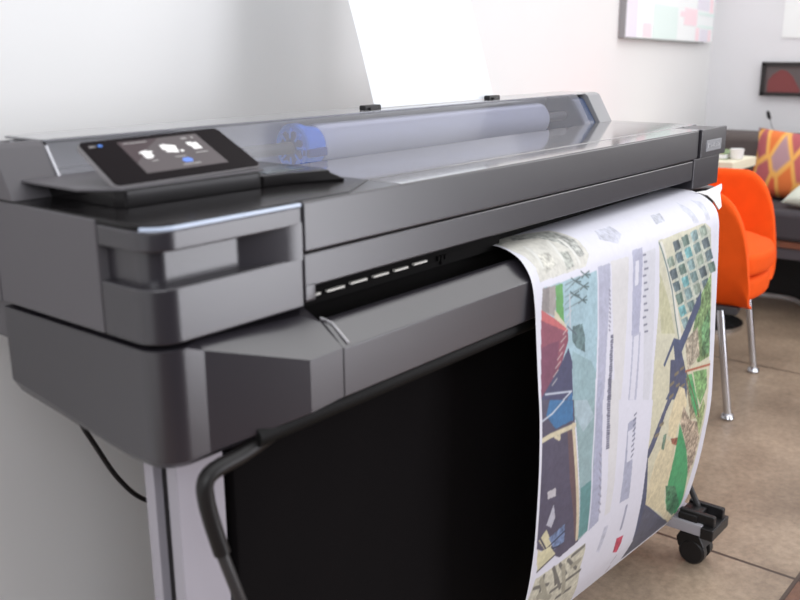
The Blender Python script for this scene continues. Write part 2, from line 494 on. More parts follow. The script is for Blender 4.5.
def cloth(name, y_of, z0, z1, x0, x1, yk=None):
    bm = bmesh.new()
    nx, nz = 40, 24
    g = [[bm.verts.new((x0 + (x1 - x0) * i / nx, y_of(i / nx, j / nz) + .0015 * math.sin(i * 1.3 + j * .4), z1 + (z0 - z1) * j / nz)) for i in range(nx + 1)] for j in range(nz + 1)]
    for j in range(nz):
        for i in range(nx): bm.faces.new((g[j][i], g[j][i + 1], g[j + 1][i + 1], g[j + 1][i]))
    t = finish(bm, name, M['fabric'], PR)
    return t
o = cloth('bin_fabric', lambda u, v: .062 + .006 * math.sin(v * PI), .060, .652, .130, W - .130)
for x in (.130, W - .130):
    bm = bmesh.new()
    n = 12
    a = [(.062, .652), (.124, .652), (.124, .08), (.062, .06)]
    vs = [bm.verts.new((x, y, z)) for y, z in a]; bm.faces.new(vs)
    finish(bm, 'bin_side_panel', M['fabric'], o, smooth=False)

# --- power cord
bm = bmesh.new()
add_tube(bm, smooth_path([(.088, .285, .70), (.089, .30, .60), (.092, .30, .575), (.109, .30, .536), (.139, .30, .477), (.178, .30, .432), (.26, .30, .385), (.36, .32, .30), (.42, .40, .12), (.46, .50, .0045), (.62, .62, .0045), (.66, .9, .0045)], 8), .0033, 10)
o = finish(bm, 'power_cord', mat('black cable', (.008, .008, .009), .4), None)
tag(o, 'black power cord hanging from the back of the printer beside its left leg', 'cord')

# ------------------------------------------------------------------ roll of paper inside the cover
RC = Vector((0, .280, .8755))
ROLL = thing('paper_roll', 'white paper roll with blue hub lying under the clear printer cover', 'paper roll', (.78, RC.y, RC.z))
bm = bmesh.new()
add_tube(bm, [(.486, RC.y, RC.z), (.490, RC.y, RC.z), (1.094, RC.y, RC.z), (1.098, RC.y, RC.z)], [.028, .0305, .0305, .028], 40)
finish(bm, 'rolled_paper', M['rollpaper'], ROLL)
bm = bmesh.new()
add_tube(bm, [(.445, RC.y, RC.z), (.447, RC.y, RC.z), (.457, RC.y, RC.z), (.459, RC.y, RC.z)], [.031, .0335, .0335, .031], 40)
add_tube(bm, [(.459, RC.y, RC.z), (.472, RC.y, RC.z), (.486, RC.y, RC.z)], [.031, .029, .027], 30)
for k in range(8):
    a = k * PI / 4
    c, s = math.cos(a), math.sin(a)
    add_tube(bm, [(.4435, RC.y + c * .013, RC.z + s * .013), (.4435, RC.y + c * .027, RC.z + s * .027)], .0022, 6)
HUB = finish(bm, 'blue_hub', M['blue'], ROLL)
bm = bmesh.new()
ring = [(RC.y + math.cos(a) * r_, RC.z + math.sin(a) * r_) for a, r_ in [(i * PI / 14, .024 if i % 4 < 2 else .019) for i in range(28)]]
add_prism(bm, ring, .4425, .4455, 0, axis='x')
add_box(bm, (.445, RC.y - .0350, RC.z - .012), (.482, RC.y - .020, RC.z + .000), .002)
finish(bm, 'hub_latch', M['bluedark'], HUB)
bm = bmesh.new()
add_tube(bm, [(.064, RC.y, RC.z), (1.199, RC.y, RC.z)], .0085, 16)
finish(bm, 'spindle', M['spindle'], ROLL)

# ------------------------------------------------------------------ blank sheet in the rear feed
bm = bmesh.new()
g = []
for j in range(13):
    v = j / 12
    y = .2985 + .115 * v + .03 * v * v; z = RZ + .001 + .40 * v
    g.append([bm.verts.new((x + .035 * v * 0, y, z)) for x in (.645, .75, .87, .975)])
for j in range(12):
    for i in range(3): bm.faces.new((g[j][i], g[j][i + 1], g[j + 1][i + 1], g[j + 1][i]))
o = finish(bm, 'blank_sheet', mat('bluish white paper', (.77, .80, .84), .6), None)
tag(o, 'blank white sheet standing upright in the rear feed behind the roll cover', 'paper')

bm = bmesh.new()  # glare on the charcoal right housing, added as a white patch
glare_pts = [(1.176, .751), (1.226, .748), (1.270, .748), (1.312, .7505), (1.315, .743), (1.303, .734), (1.299, .708), (1.284, .704), (1.266, .723), (1.232, .738)]
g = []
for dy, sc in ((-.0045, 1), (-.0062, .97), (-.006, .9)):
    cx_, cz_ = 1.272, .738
    g.append([bm.verts.new((cx_ + (x - cx_) * sc, dy - .010 * max(0, (.74 - z) / .04) - (.004 if x < 1.24 else 0) - .004, cz_ + (z - cz_) * sc)) for x, z in glare_pts])
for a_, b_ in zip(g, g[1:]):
    for i in range(len(glare_pts)): bm.faces.new((a_[i], a_[(i + 1) % len(glare_pts)], b_[(i + 1) % len(glare_pts)], b_[i]))
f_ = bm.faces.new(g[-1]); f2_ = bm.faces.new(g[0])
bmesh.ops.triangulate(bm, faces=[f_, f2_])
finish(bm, 'glare_patch', mat('painted glare white', (.85, .85, .84), .35), EB[1], angle=60)['label'] = 'small white patch standing for glare at the right end of the tray'
ART = [
('p',(225,223,208),[(-0.043,0.054),(0.077,0.061),(0.220,0.104),(0.255,0.155),(0.260,0.191),(0.230,0.210),(0.030,0.204),(0.033,0.175),(0.020,0.145),(-0.003,0.111)],0.05),
('p',(176,178,168),[(0.095,0.076),(0.212,0.107),(0.242,0.152),(0.240,0.188),(0.217,0.189),(0.185,0.155),(0.142,0.116),(0.070,0.098)],0.35),
('p',(196,198,184),[(-0.055,0.052),(0.020,0.068),(0.058,0.095),(-0.010,0.099)],0.3),
('l',(238,238,226),[(0.152,0.136),(0.145,0.165),(0.152,0.194)],0.006),
('l',(238,238,226),[(0.195,0.141),(0.203,0.172),(0.207,0.200)],0.006),
('l',(238,238,226),[(0.062,0.129),(0.062,0.152),(0.062,0.181)],0.006),
('p',(190,194,180),[(0.152,0.166),(0.185,0.170),(0.182,0.201),(0.147,0.203)],0.3),
('p',(208,206,190),[(0.072,0.155),(0.115,0.158),(0.113,0.186),(0.058,0.195)],0.3),
('p',(211,213,225),[(0.350,0.149),(0.427,0.152),(0.443,0.177),(0.403,0.193),(0.338,0.171)],0.12),
('p',(202,205,214),[(0.640,0.161),(0.693,0.164),(0.682,0.185),(0.627,0.185)],0.2),
('p',(216,219,231),[(0.910,0.159),(0.948,0.175),(0.940,0.221),(0.915,0.220)],0.05),
('p',(216,219,230),[(0.833,0.150),(0.848,0.174),(0.868,0.217),(0.833,0.215),(0.812,0.179)],0.06),
('p',(170,205,214),[(0.037,0.217),(0.130,0.220),(0.280,0.226),(0.278,0.305),(0.260,0.441),(0.260,0.525),(0.147,0.495),(0.005,0.458)],0.0),
('p',(150,183,186),[(0.152,0.359),(0.240,0.399),(0.260,0.425),(0.260,0.525),(0.147,0.495)],0.0),
('p',(168,160,152),[(0.037,0.217),(0.090,0.221),(0.083,0.279),(0.025,0.255)],0.0),
('p',(140,132,128),[(0.037,0.217),(0.065,0.219),(0.055,0.266),(0.025,0.255)],0.0),
('p',(98,168,88),[(0.090,0.221),(0.120,0.223),(0.117,0.264),(0.120,0.300),(0.085,0.273)],0.0),
('p',(225,215,180),[(0.080,0.264),(0.128,0.304),(0.128,0.310),(0.077,0.284)],0.0),
('p',(205,98,98),[(0.025,0.254),(0.077,0.280),(0.135,0.314),(0.130,0.323),(0.022,0.280)],0.0),
('p',(142,72,88),[(0.022,0.273),(0.133,0.318),(0.135,0.334),(0.105,0.369),(0.080,0.384),(0.010,0.417)],0.0),
('p',(118,62,84),[(0.018,0.324),(0.095,0.325),(0.080,0.384),(0.010,0.417)],0.0),
('p',(64,66,96),[(0.135,0.349),(0.150,0.379),(0.145,0.495),(0.005,0.458),(0.010,0.417),(0.080,0.384)],0.0),
('p',(58,110,160),[(0.145,0.438),(0.145,0.495),(0.037,0.466),(0.085,0.458)],0.0),
('l',(215,225,235),[(0.028,0.414),(0.142,0.436),(0.025,0.460)],0.0028),
('l',(70,90,90),[(0.220,0.224),(0.242,0.221)],0.002),
('l',(70,90,90),[(0.220,0.224),(0.237,0.233)],0.002),
('l',(70,90,90),[(0.220,0.224),(0.205,0.215)],0.002),
('l',(70,90,90),[(0.220,0.224),(0.205,0.228)],0.002),
('l',(70,90,90),[(0.220,0.224),(0.245,0.229)],0.002),
('l',(120,135,135),[(0.220,0.224),(0.130,0.228)],0.0016),
('l',(70,90,90),[(0.210,0.245),(0.233,0.242)],0.002),
('l',(70,90,90),[(0.210,0.245),(0.228,0.254)],0.002),
('l',(70,90,90),[(0.210,0.245),(0.193,0.236)],0.002),
('l',(70,90,90),[(0.210,0.245),(0.195,0.249)],0.002),
('l',(70,90,90),[(0.210,0.245),(0.235,0.250)],0.002),
('l',(120,135,135),[(0.210,0.245),(0.128,0.250)],0.0016),
('l',(70,90,90),[(0.203,0.270),(0.223,0.266)],0.002),
('l',(70,90,90),[(0.203,0.270),(0.220,0.279)],0.002),
('l',(70,90,90),[(0.203,0.270),(0.185,0.260)],0.002),
('l',(70,90,90),[(0.203,0.270),(0.185,0.273)],0.002),
('l',(70,90,90),[(0.203,0.270),(0.225,0.274)],0.002),
('l',(120,135,135),[(0.203,0.270),(0.125,0.274)],0.0016),
('l',(70,90,90),[(0.175,0.229),(0.198,0.226)],0.002),
('l',(70,90,90),[(0.175,0.229),(0.193,0.237)],0.002),
('l',(70,90,90),[(0.175,0.229),(0.160,0.220)],0.002),
('l',(70,90,90),[(0.175,0.229),(0.160,0.233)],0.002),
('l',(70,90,90),[(0.175,0.229),(0.200,0.234)],0.002),
('l',(120,135,135),[(0.175,0.229),(0.128,0.240)],0.0016),
('l',(70,90,90),[(0.165,0.253),(0.188,0.250)],0.002),
('l',(70,90,90),[(0.165,0.253),(0.185,0.261)],0.002),
('l',(70,90,90),[(0.165,0.253),(0.150,0.244)],0.002),
('l',(70,90,90),[(0.165,0.253),(0.150,0.256)],0.002),
('l',(70,90,90),[(0.165,0.253),(0.190,0.258)],0.002),
('l',(120,135,135),[(0.165,0.253),(0.125,0.264)],0.0016),
('p',(92,118,118),[(0.155,0.312),(0.200,0.315),(0.212,0.345),(0.210,0.374),(0.172,0.357),(0.152,0.338)],0.25),
('l',(222,214,200),[(0.058,0.404),(0.080,0.396)],0.0016),
('l',(222,214,200),[(0.065,0.389),(0.087,0.381)],0.0016),
('l',(222,214,200),[(0.075,0.375),(0.098,0.367)],0.0016),
('l',(222,214,200),[(0.085,0.361),(0.107,0.352)],0.0016),
('l',(222,214,200),[(0.095,0.346),(0.115,0.338)],0.0016),
('l',(222,214,200),[(0.102,0.331),(0.125,0.324)],0.0016),
('l',(222,214,200),[(0.113,0.318),(0.135,0.310)],0.0016),
('l',(222,214,200),[(0.122,0.304),(0.145,0.295)],0.0016),
('l',(222,214,200),[(0.130,0.289),(0.152,0.280)],0.0016),
('l',(210,214,220),[(0.147,0.249),(0.145,0.315)],0.003),
('l',(80,90,100),[(0.133,0.307),(0.172,0.331)],0.002),
('p',(150,180,180),[(0.152,0.456),(0.258,0.482),(0.265,0.626),(0.270,0.775),(0.223,0.784),(0.193,0.635)],0.0),
('p',(96,148,145),[(0.203,0.655),(0.258,0.654),(0.268,0.774),(0.223,0.777)],0.0),
('p',(176,200,206),[(0.158,0.458),(0.217,0.472),(0.253,0.515),(0.200,0.534),(0.160,0.490)],0.0),
('p',(78,74,92),[(0.007,0.419),(0.152,0.456),(0.170,0.599),(0.225,0.785),(0.135,0.790),(0.013,0.726),(-0.003,0.575)],0.0),
('p',(100,78,80),[(0.122,0.507),(0.158,0.522),(0.217,0.764),(0.200,0.770),(0.145,0.620)],0.0),
('p',(58,112,162),[(0.045,0.429),(0.147,0.455),(0.150,0.496),(0.068,0.492),(0.028,0.455)],0.05),
('l',(215,225,235),[(-0.003,0.463),(0.055,0.458),(0.107,0.445)],0.003),
('l',(228,216,176),[(0.000,0.500),(0.045,0.500),(0.158,0.509)],0.008),
('l',(228,216,176),[(0.068,0.507),(0.087,0.517),(0.087,0.507)],0.006),
('l',(222,206,170),[(0.150,0.506),(0.165,0.569),(0.188,0.662),(0.215,0.775)],0.008),
('p',(205,200,202),[(0.043,0.614),(0.080,0.616),(0.083,0.635),(0.045,0.630)],0.0),
('p',(195,195,205),[(0.058,0.672),(0.075,0.650),(0.087,0.682),(0.072,0.700),(0.048,0.686)],0.0),
('p',(228,218,172),[(0.018,0.710),(0.050,0.696),(0.072,0.724),(0.130,0.733),(0.060,0.750)],0.0),
('p',(110,132,170),[(0.065,0.721),(0.138,0.714),(0.147,0.757),(0.100,0.759)],0.3),
('l',(40,40,60),[(0.025,0.708),(0.058,0.743),(0.142,0.731)],0.003),
('l',(40,44,60),[(0.040,0.745),(0.125,0.759)],0.003),
('p',(225,214,172),[(0.018,0.728),(0.065,0.764),(0.022,0.766)],0.0),
('p',(222,214,168),[(0.020,0.739),(0.077,0.743),(0.110,0.772),(0.030,0.784)],0.0),
('l',(35,32,38),[(0.030,0.784),(0.105,0.775)],0.003),
('p',(190,192,212),[(0.280,0.220),(0.343,0.223),(0.338,0.268),(0.315,0.398),(0.300,0.492),(0.260,0.482),(0.280,0.352)],0.0),
('p',(178,182,204),[(0.260,0.441),(0.292,0.449),(0.302,0.609),(0.325,0.771),(0.270,0.779),(0.260,0.669)],0.0),
('l',(240,240,250),[(0.280,0.220),(0.275,0.351),(0.260,0.482)],0.004),
('l',(240,240,250),[(0.260,0.441),(0.255,0.619),(0.273,0.776)],0.004),
('p',(236,234,230),[(0.347,0.220),(0.438,0.225),(0.422,0.366),(0.393,0.515),(0.357,0.506),(0.350,0.351)],0.0),
('p',(236,235,232),[(0.335,0.459),(0.383,0.470),(0.385,0.631),(0.388,0.769),(0.357,0.769),(0.338,0.618)],0.0),
('l',(90,90,110),[(0.340,0.369),(0.350,0.370)],0.0026),
('l',(90,90,110),[(0.340,0.372),(0.350,0.374)],0.0026),
('l',(90,90,110),[(0.340,0.378),(0.350,0.379)],0.0026),
('l',(90,90,110),[(0.338,0.381),(0.350,0.384)],0.0026),
('l',(90,90,110),[(0.338,0.386),(0.347,0.388)],0.0026),
('l',(90,90,110),[(0.338,0.390),(0.347,0.393)],0.0026),
('l',(90,90,110),[(0.338,0.395),(0.347,0.396)],0.0026),
('l',(90,90,110),[(0.335,0.399),(0.347,0.401)],0.0026),
('l',(90,90,110),[(0.335,0.404),(0.345,0.405)],0.0026),
('l',(90,90,110),[(0.333,0.407),(0.345,0.410)],0.0026),
('l',(90,90,110),[(0.333,0.412),(0.345,0.414)],0.0026),
('l',(90,90,110),[(0.333,0.416),(0.345,0.419)],0.0026),
('l',(90,90,110),[(0.333,0.421),(0.343,0.422)],0.0026),
('l',(90,90,110),[(0.333,0.426),(0.343,0.427)],0.0026),
('l',(90,90,110),[(0.330,0.430),(0.343,0.432)],0.0026),
('l',(90,90,110),[(0.330,0.435),(0.343,0.436)],0.0026),
('l',(90,90,110),[(0.330,0.439),(0.343,0.441)],0.0026),
('l',(90,90,110),[(0.330,0.444),(0.340,0.445)],0.0026),
('l',(90,90,110),[(0.328,0.448),(0.340,0.450)],0.0026),
('l',(90,90,110),[(0.328,0.453),(0.340,0.454)],0.0026),
('l',(90,90,110),[(0.328,0.456),(0.340,0.459)],0.0026),
('l',(90,90,110),[(0.328,0.461),(0.340,0.464)],0.0026),
('l',(90,90,110),[(0.328,0.466),(0.338,0.468)],0.0026),
('l',(90,90,110),[(0.328,0.470),(0.338,0.472)],0.0026),
('l',(90,90,110),[(0.328,0.475),(0.338,0.476)],0.0026),
('l',(90,90,110),[(0.328,0.480),(0.338,0.481)],0.0026),
('l',(90,90,110),[(0.325,0.484),(0.338,0.486)],0.0026),
('l',(90,90,110),[(0.325,0.489),(0.338,0.491)],0.0026),
('l',(90,90,110),[(0.325,0.494),(0.338,0.495)],0.0026),
('l',(90,90,110),[(0.325,0.497),(0.338,0.500)],0.0026),
('l',(92,92,112),[(0.323,0.456),(0.335,0.459)],0.0026),
('l',(92,92,112),[(0.323,0.461),(0.335,0.463)],0.0026),
('l',(92,92,112),[(0.323,0.465),(0.335,0.468)],0.0026),
('l',(92,92,112),[(0.323,0.470),(0.335,0.472)],0.0026),
('l',(92,92,112),[(0.323,0.475),(0.335,0.477)],0.0026),
('l',(92,92,112),[(0.320,0.479),(0.335,0.481)],0.0026),
('l',(92,92,112),[(0.323,0.484),(0.335,0.486)],0.0026),
('l',(92,92,112),[(0.323,0.489),(0.335,0.491)],0.0026),
('l',(92,92,112),[(0.320,0.492),(0.335,0.495)],0.0026),
('l',(92,92,112),[(0.320,0.497),(0.335,0.500)],0.0026),
('l',(92,92,112),[(0.323,0.502),(0.335,0.505)],0.0026),
('l',(92,92,112),[(0.320,0.506),(0.335,0.510)],0.0026),
('l',(92,92,112),[(0.320,0.511),(0.335,0.514)],0.0026),
('l',(92,92,112),[(0.320,0.516),(0.335,0.519)],0.0026),
('l',(92,92,112),[(0.323,0.521),(0.335,0.524)],0.0026),
('l',(92,92,112),[(0.323,0.526),(0.335,0.529)],0.0026),
('l',(92,92,112),[(0.320,0.530),(0.335,0.534)],0.0026),
('l',(92,92,112),[(0.323,0.535),(0.335,0.537)],0.0026),
('l',(92,92,112),[(0.323,0.540),(0.335,0.542)],0.0026),
('l',(92,92,112),[(0.323,0.545),(0.335,0.547)],0.0026),
('l',(92,92,112),[(0.323,0.550),(0.335,0.552)],0.0026),
('l',(92,92,112),[(0.323,0.555),(0.338,0.557)],0.0026),
('l',(92,92,112),[(0.323,0.559),(0.338,0.562)],0.0026),
('l',(92,92,112),[(0.323,0.564),(0.338,0.568)],0.0026),
('l',(92,92,112),[(0.323,0.569),(0.338,0.573)],0.0026),
('l',(92,92,112),[(0.323,0.574),(0.338,0.576)],0.0026),
('l',(92,92,112),[(0.323,0.579),(0.338,0.581)],0.0026),
('l',(92,92,112),[(0.325,0.584),(0.338,0.586)],0.0026),
('l',(92,92,112),[(0.325,0.589),(0.338,0.591)],0.0026),
('l',(92,92,112),[(0.325,0.594),(0.338,0.596)],0.0026),
('l',(92,92,112),[(0.325,0.599),(0.340,0.601)],0.0026),
('l',(92,92,112),[(0.325,0.604),(0.340,0.606)],0.0026),
('l',(150,150,168),[(0.333,0.274),(0.338,0.278)],0.003),
('l',(150,150,168),[(0.333,0.282),(0.338,0.287)],0.003),
('l',(150,150,168),[(0.333,0.292),(0.338,0.296)],0.003),
('l',(150,150,168),[(0.333,0.301),(0.338,0.305)],0.003),
('l',(150,150,168),[(0.333,0.310),(0.338,0.314)],0.003),
('l',(150,150,168),[(0.333,0.319),(0.338,0.323)],0.003),
('l',(150,150,168),[(0.333,0.328),(0.338,0.331)],0.003),
('l',(150,150,168),[(0.330,0.336),(0.338,0.340)],0.003),
('l',(150,150,168),[(0.330,0.345),(0.335,0.349)],0.003),
('l',(150,150,168),[(0.330,0.354),(0.335,0.357)],0.003),
('l',(150,150,165),[(0.290,0.605),(0.300,0.614)],0.003),
('l',(150,150,165),[(0.292,0.623),(0.302,0.632)],0.003),
('l',(150,150,165),[(0.295,0.641),(0.305,0.651)],0.003),
('l',(150,150,165),[(0.297,0.660),(0.307,0.670)],0.003),
('l',(150,150,165),[(0.300,0.679),(0.312,0.690)],0.003),
('l',(150,150,165),[(0.302,0.699),(0.318,0.710)],0.003),
('l',(150,150,165),[(0.307,0.719),(0.323,0.730)],0.003),
('l',(150,150,165),[(0.315,0.740),(0.328,0.751)],0.003),
('p',(188,190,212),[(0.460,0.216),(0.515,0.219),(0.505,0.305),(0.492,0.395),(0.450,0.391)],0.0),
('p',(242,242,250),[(0.472,0.241),(0.492,0.241),(0.487,0.291),(0.468,0.291)],0.0),
('p',(196,198,216),[(0.455,0.391),(0.500,0.393),(0.482,0.537),(0.435,0.526)],0.0),
('p',(238,238,247),[(0.463,0.396),(0.492,0.396),(0.470,0.534),(0.443,0.527)],0.0),
('p',(176,180,200),[(0.440,0.579),(0.487,0.576),(0.480,0.657),(0.497,0.770),(0.440,0.765),(0.435,0.662)],0.0),
('p',(236,237,247),[(0.443,0.598),(0.477,0.599),(0.482,0.671),(0.448,0.670)],0.0),
('p',(228,229,234),[(0.517,0.231),(0.585,0.231),(0.578,0.398),(0.562,0.556),(0.522,0.547),(0.517,0.385)],0.0),
('l',(120,122,140),[(0.517,0.235),(0.530,0.236)],0.003),
('l',(120,122,140),[(0.520,0.250),(0.535,0.251)],0.003),
('l',(120,122,140),[(0.522,0.265),(0.542,0.266)],0.003),
('l',(120,122,140),[(0.515,0.278),(0.530,0.279)],0.003),
('l',(120,122,140),[(0.520,0.294),(0.535,0.295)],0.003),
('l',(120,122,140),[(0.522,0.309),(0.542,0.310)],0.003),
('l',(120,122,140),[(0.515,0.321),(0.530,0.323)],0.003),
('l',(120,122,140),[(0.520,0.338),(0.535,0.339)],0.003),
('l',(120,122,140),[(0.522,0.352),(0.542,0.355)],0.003),
('l',(120,122,140),[(0.515,0.366),(0.530,0.367)],0.003),
('l',(120,122,140),[(0.520,0.383),(0.537,0.384)],0.003),
('l',(120,122,140),[(0.525,0.398),(0.542,0.400)],0.003),
('l',(110,112,130),[(0.487,0.568),(0.475,0.570)],0.003),
('l',(110,112,130),[(0.485,0.579),(0.472,0.581)],0.003),
('l',(110,112,130),[(0.485,0.590),(0.472,0.593)],0.003),
('l',(110,112,130),[(0.485,0.601),(0.472,0.605)],0.003),
('l',(110,112,130),[(0.485,0.614),(0.472,0.616)],0.003),
('l',(110,112,130),[(0.485,0.625),(0.472,0.627)],0.003),
('l',(110,112,130),[(0.482,0.636),(0.470,0.639)],0.003),
('l',(110,112,130),[(0.485,0.649),(0.472,0.651)],0.003),
('l',(110,112,130),[(0.482,0.660),(0.472,0.664)],0.003),
('l',(150,152,172),[(0.492,0.790),(0.490,0.846)],0.008),
('l',(170,172,190),[(0.492,0.790),(0.490,0.846)],0.003),
('p',(196,60,84),[(0.480,0.870),(0.525,0.877),(0.527,0.900),(0.520,0.924),(0.487,0.911)],0.25),
('l',(110,100,110),[(0.535,0.939),(0.522,0.960)],0.002),
('l',(140,110,120),[(0.535,0.975),(0.515,1.000)],0.004),
('p',(206,208,222),[(0.370,0.800),(0.395,0.805),(0.380,0.870),(0.357,0.861)],0.1),
('p',(222,219,188),[(0.608,0.219),(0.905,0.223),(0.940,0.239),(0.963,0.385),(0.965,0.516),(0.970,0.652),(0.578,0.560),(0.583,0.479),(0.610,0.347)],0.0),
('p',(222,217,182),[(0.593,0.474),(0.975,0.555),(0.970,0.635),(0.963,0.765),(0.955,0.880),(0.975,1.000),(0.820,1.000),(0.620,0.926),(0.605,0.853),(0.575,0.676)],0.0),
('l',(240,238,222),[(0.623,0.229),(0.667,0.302),(0.720,0.393),(0.750,0.456)],0.01),
('l',(120,138,132),[(0.610,0.224),(0.655,0.285),(0.688,0.338),(0.715,0.407),(0.738,0.455)],0.004),
('p',(205,203,160),[(0.610,0.285),(0.670,0.359),(0.713,0.440),(0.625,0.422),(0.608,0.347)],0.0),
('p',(198,204,184),[(0.705,0.239),(0.905,0.228),(0.938,0.246),(0.950,0.328),(0.915,0.378),(0.815,0.410),(0.745,0.414),(0.700,0.324)],0.15),
('p',(164,182,162),[(0.650,0.265),(0.688,0.263),(0.705,0.286),(0.667,0.287)],0.22),
('p',(138,156,136),[(0.688,0.263),(0.705,0.286),(0.690,0.287),(0.675,0.264)],0.2),
('p',(92,106,110),[(0.667,0.294),(0.708,0.292),(0.725,0.316),(0.688,0.318)],0.22),
('p',(66,80,84),[(0.708,0.292),(0.725,0.316),(0.710,0.316),(0.693,0.292)],0.2),
('p',(102,122,126),[(0.688,0.324),(0.728,0.323),(0.745,0.346),(0.708,0.347)],0.22),
('p',(76,96,100),[(0.728,0.323),(0.745,0.346),(0.733,0.347),(0.713,0.323)],0.2),
('p',(106,130,118),[(0.708,0.354),(0.748,0.352),(0.767,0.378),(0.730,0.379)],0.22),
('p',(80,104,92),[(0.748,0.352),(0.767,0.378),(0.752,0.378),(0.735,0.354)],0.2),
('p',(120,182,182),[(0.728,0.384),(0.770,0.384),(0.790,0.409),(0.750,0.410)],0.22),
('p',(94,156,156),[(0.770,0.384),(0.790,0.409),(0.775,0.409),(0.755,0.384)],0.2),
('p',(142,172,170),[(0.750,0.415),(0.792,0.415),(0.812,0.440),(0.772,0.441)],0.22),
('p',(116,146,144),[(0.792,0.415),(0.812,0.440),(0.797,0.441),(0.777,0.415)],0.2),
('p',(92,106,110),[(0.688,0.235),(0.725,0.233),(0.740,0.255),(0.703,0.258)],0.22),
('p',(66,80,84),[(0.725,0.233),(0.740,0.255),(0.728,0.256),(0.713,0.234)],0.2),
('p',(102,122,126),[(0.703,0.263),(0.743,0.261),(0.760,0.285),(0.723,0.286)],0.22),
('p',(76,96,100),[(0.743,0.261),(0.760,0.285),(0.748,0.286),(0.730,0.263)],0.2),
('p',(106,130,118),[(0.723,0.292),(0.762,0.291),(0.782,0.315),(0.743,0.316)],0.22),
('p',(80,104,92),[(0.762,0.291),(0.782,0.315),(0.767,0.316),(0.748,0.291)],0.2),
('p',(120,182,182),[(0.745,0.323),(0.785,0.321),(0.802,0.345),(0.765,0.347)],0.22),
('p',(94,156,156),[(0.785,0.321),(0.802,0.345),(0.790,0.346),(0.770,0.323)],0.2),
('p',(142,172,170),[(0.765,0.352),(0.807,0.352),(0.828,0.378),(0.787,0.379)],0.22),
('p',(116,146,144),[(0.807,0.352),(0.828,0.378),(0.812,0.378),(0.792,0.352)],0.2),
('p',(118,144,140),[(0.787,0.384),(0.830,0.384),(0.850,0.409),(0.810,0.410)],0.22),
('p',(92,118,114),[(0.830,0.384),(0.850,0.409),(0.835,0.410),(0.815,0.384)],0.2),
('p',(106,130,118),[(0.743,0.233),(0.782,0.230),(0.797,0.254),(0.760,0.256)],0.22),
('p',(80,104,92),[(0.782,0.230),(0.797,0.254),(0.782,0.254),(0.767,0.231)],0.2),
('p',(120,182,182),[(0.760,0.261),(0.800,0.260),(0.820,0.284),(0.780,0.285)],0.22),
('p',(94,156,156),[(0.800,0.260),(0.820,0.284),(0.802,0.284),(0.785,0.260)],0.2),
('p',(142,172,170),[(0.780,0.291),(0.820,0.289),(0.840,0.314),(0.800,0.315)],0.22),
('p',(116,146,144),[(0.820,0.289),(0.840,0.314),(0.825,0.315),(0.805,0.290)],0.2),
('p',(118,144,140),[(0.800,0.321),(0.843,0.320),(0.863,0.345),(0.823,0.346)],0.22),
('p',(92,118,114),[(0.843,0.320),(0.863,0.345),(0.848,0.345),(0.830,0.321)],0.2),
('p',(164,182,162),[(0.825,0.352),(0.868,0.351),(0.887,0.376),(0.845,0.378)],0.22),
('p',(138,156,136),[(0.868,0.351),(0.887,0.376),(0.873,0.378),(0.853,0.352)],0.2),
('p',(92,106,110),[(0.848,0.384),(0.890,0.383),(0.912,0.409),(0.870,0.410)],0.22),
('p',(66,80,84),[(0.890,0.383),(0.912,0.409),(0.897,0.410),(0.875,0.384)],0.2),
('p',(142,172,170),[(0.800,0.230),(0.843,0.229),(0.855,0.251),(0.818,0.254)],0.22),
('p',(116,146,144),[(0.843,0.229),(0.855,0.251),(0.840,0.253),(0.825,0.229)],0.2),
('p',(118,144,140),[(0.818,0.260),(0.860,0.258),(0.877,0.281),(0.838,0.284)],0.22),
('p',(92,118,114),[(0.860,0.258),(0.877,0.281),(0.863,0.282),(0.845,0.259)],0.2),
('p',(164,182,162),[(0.840,0.290),(0.880,0.287),(0.900,0.312),(0.860,0.315)],0.22),
('p',(138,156,136),[(0.880,0.287),(0.900,0.312),(0.885,0.314),(0.865,0.289)],0.2),
('p',(92,106,110),[(0.860,0.320),(0.905,0.319),(0.925,0.344),(0.885,0.346)],0.22),
('p',(66,80,84),[(0.905,0.319),(0.925,0.344),(0.910,0.345),(0.890,0.320)],0.2),
('p',(102,122,126),[(0.885,0.351),(0.930,0.351),(0.950,0.376),(0.907,0.378)],0.22),
('p',(76,96,100),[(0.930,0.351),(0.950,0.376),(0.935,0.378),(0.912,0.351)],0.2),
('p',(164,182,162),[(0.860,0.229),(0.902,0.226),(0.917,0.250),(0.877,0.253)],0.22),
('p',(138,156,136),[(0.902,0.226),(0.917,0.250),(0.902,0.251),(0.887,0.228)],0.2),
('p',(92,106,110),[(0.875,0.258),(0.920,0.256),(0.940,0.280),(0.897,0.282)],0.22),
('p',(66,80,84),[(0.920,0.256),(0.940,0.280),(0.925,0.281),(0.905,0.258)],0.2),
('p',(102,122,126),[(0.900,0.289),(0.943,0.286),(0.963,0.311),(0.922,0.314)],0.22),
('p',(76,96,100),[(0.943,0.286),(0.963,0.311),(0.948,0.312),(0.927,0.287)],0.2),
('p',(106,130,118),[(0.922,0.319),(0.968,0.318),(0.990,0.344),(0.948,0.345)],0.22),
('p',(80,104,92),[(0.968,0.318),(0.990,0.344),(0.973,0.344),(0.950,0.319)],0.2),
('p',(120,150,96),[(0.865,0.394),(0.953,0.345),(0.968,0.544),(0.880,0.542),(0.823,0.487)],0.45),
('p',(96,140,92),[(0.897,0.460),(0.953,0.426),(0.960,0.532),(0.912,0.532)],0.5),
('p',(176,164,140),[(0.782,0.471),(0.870,0.454),(0.892,0.527),(0.810,0.545)],0.4),
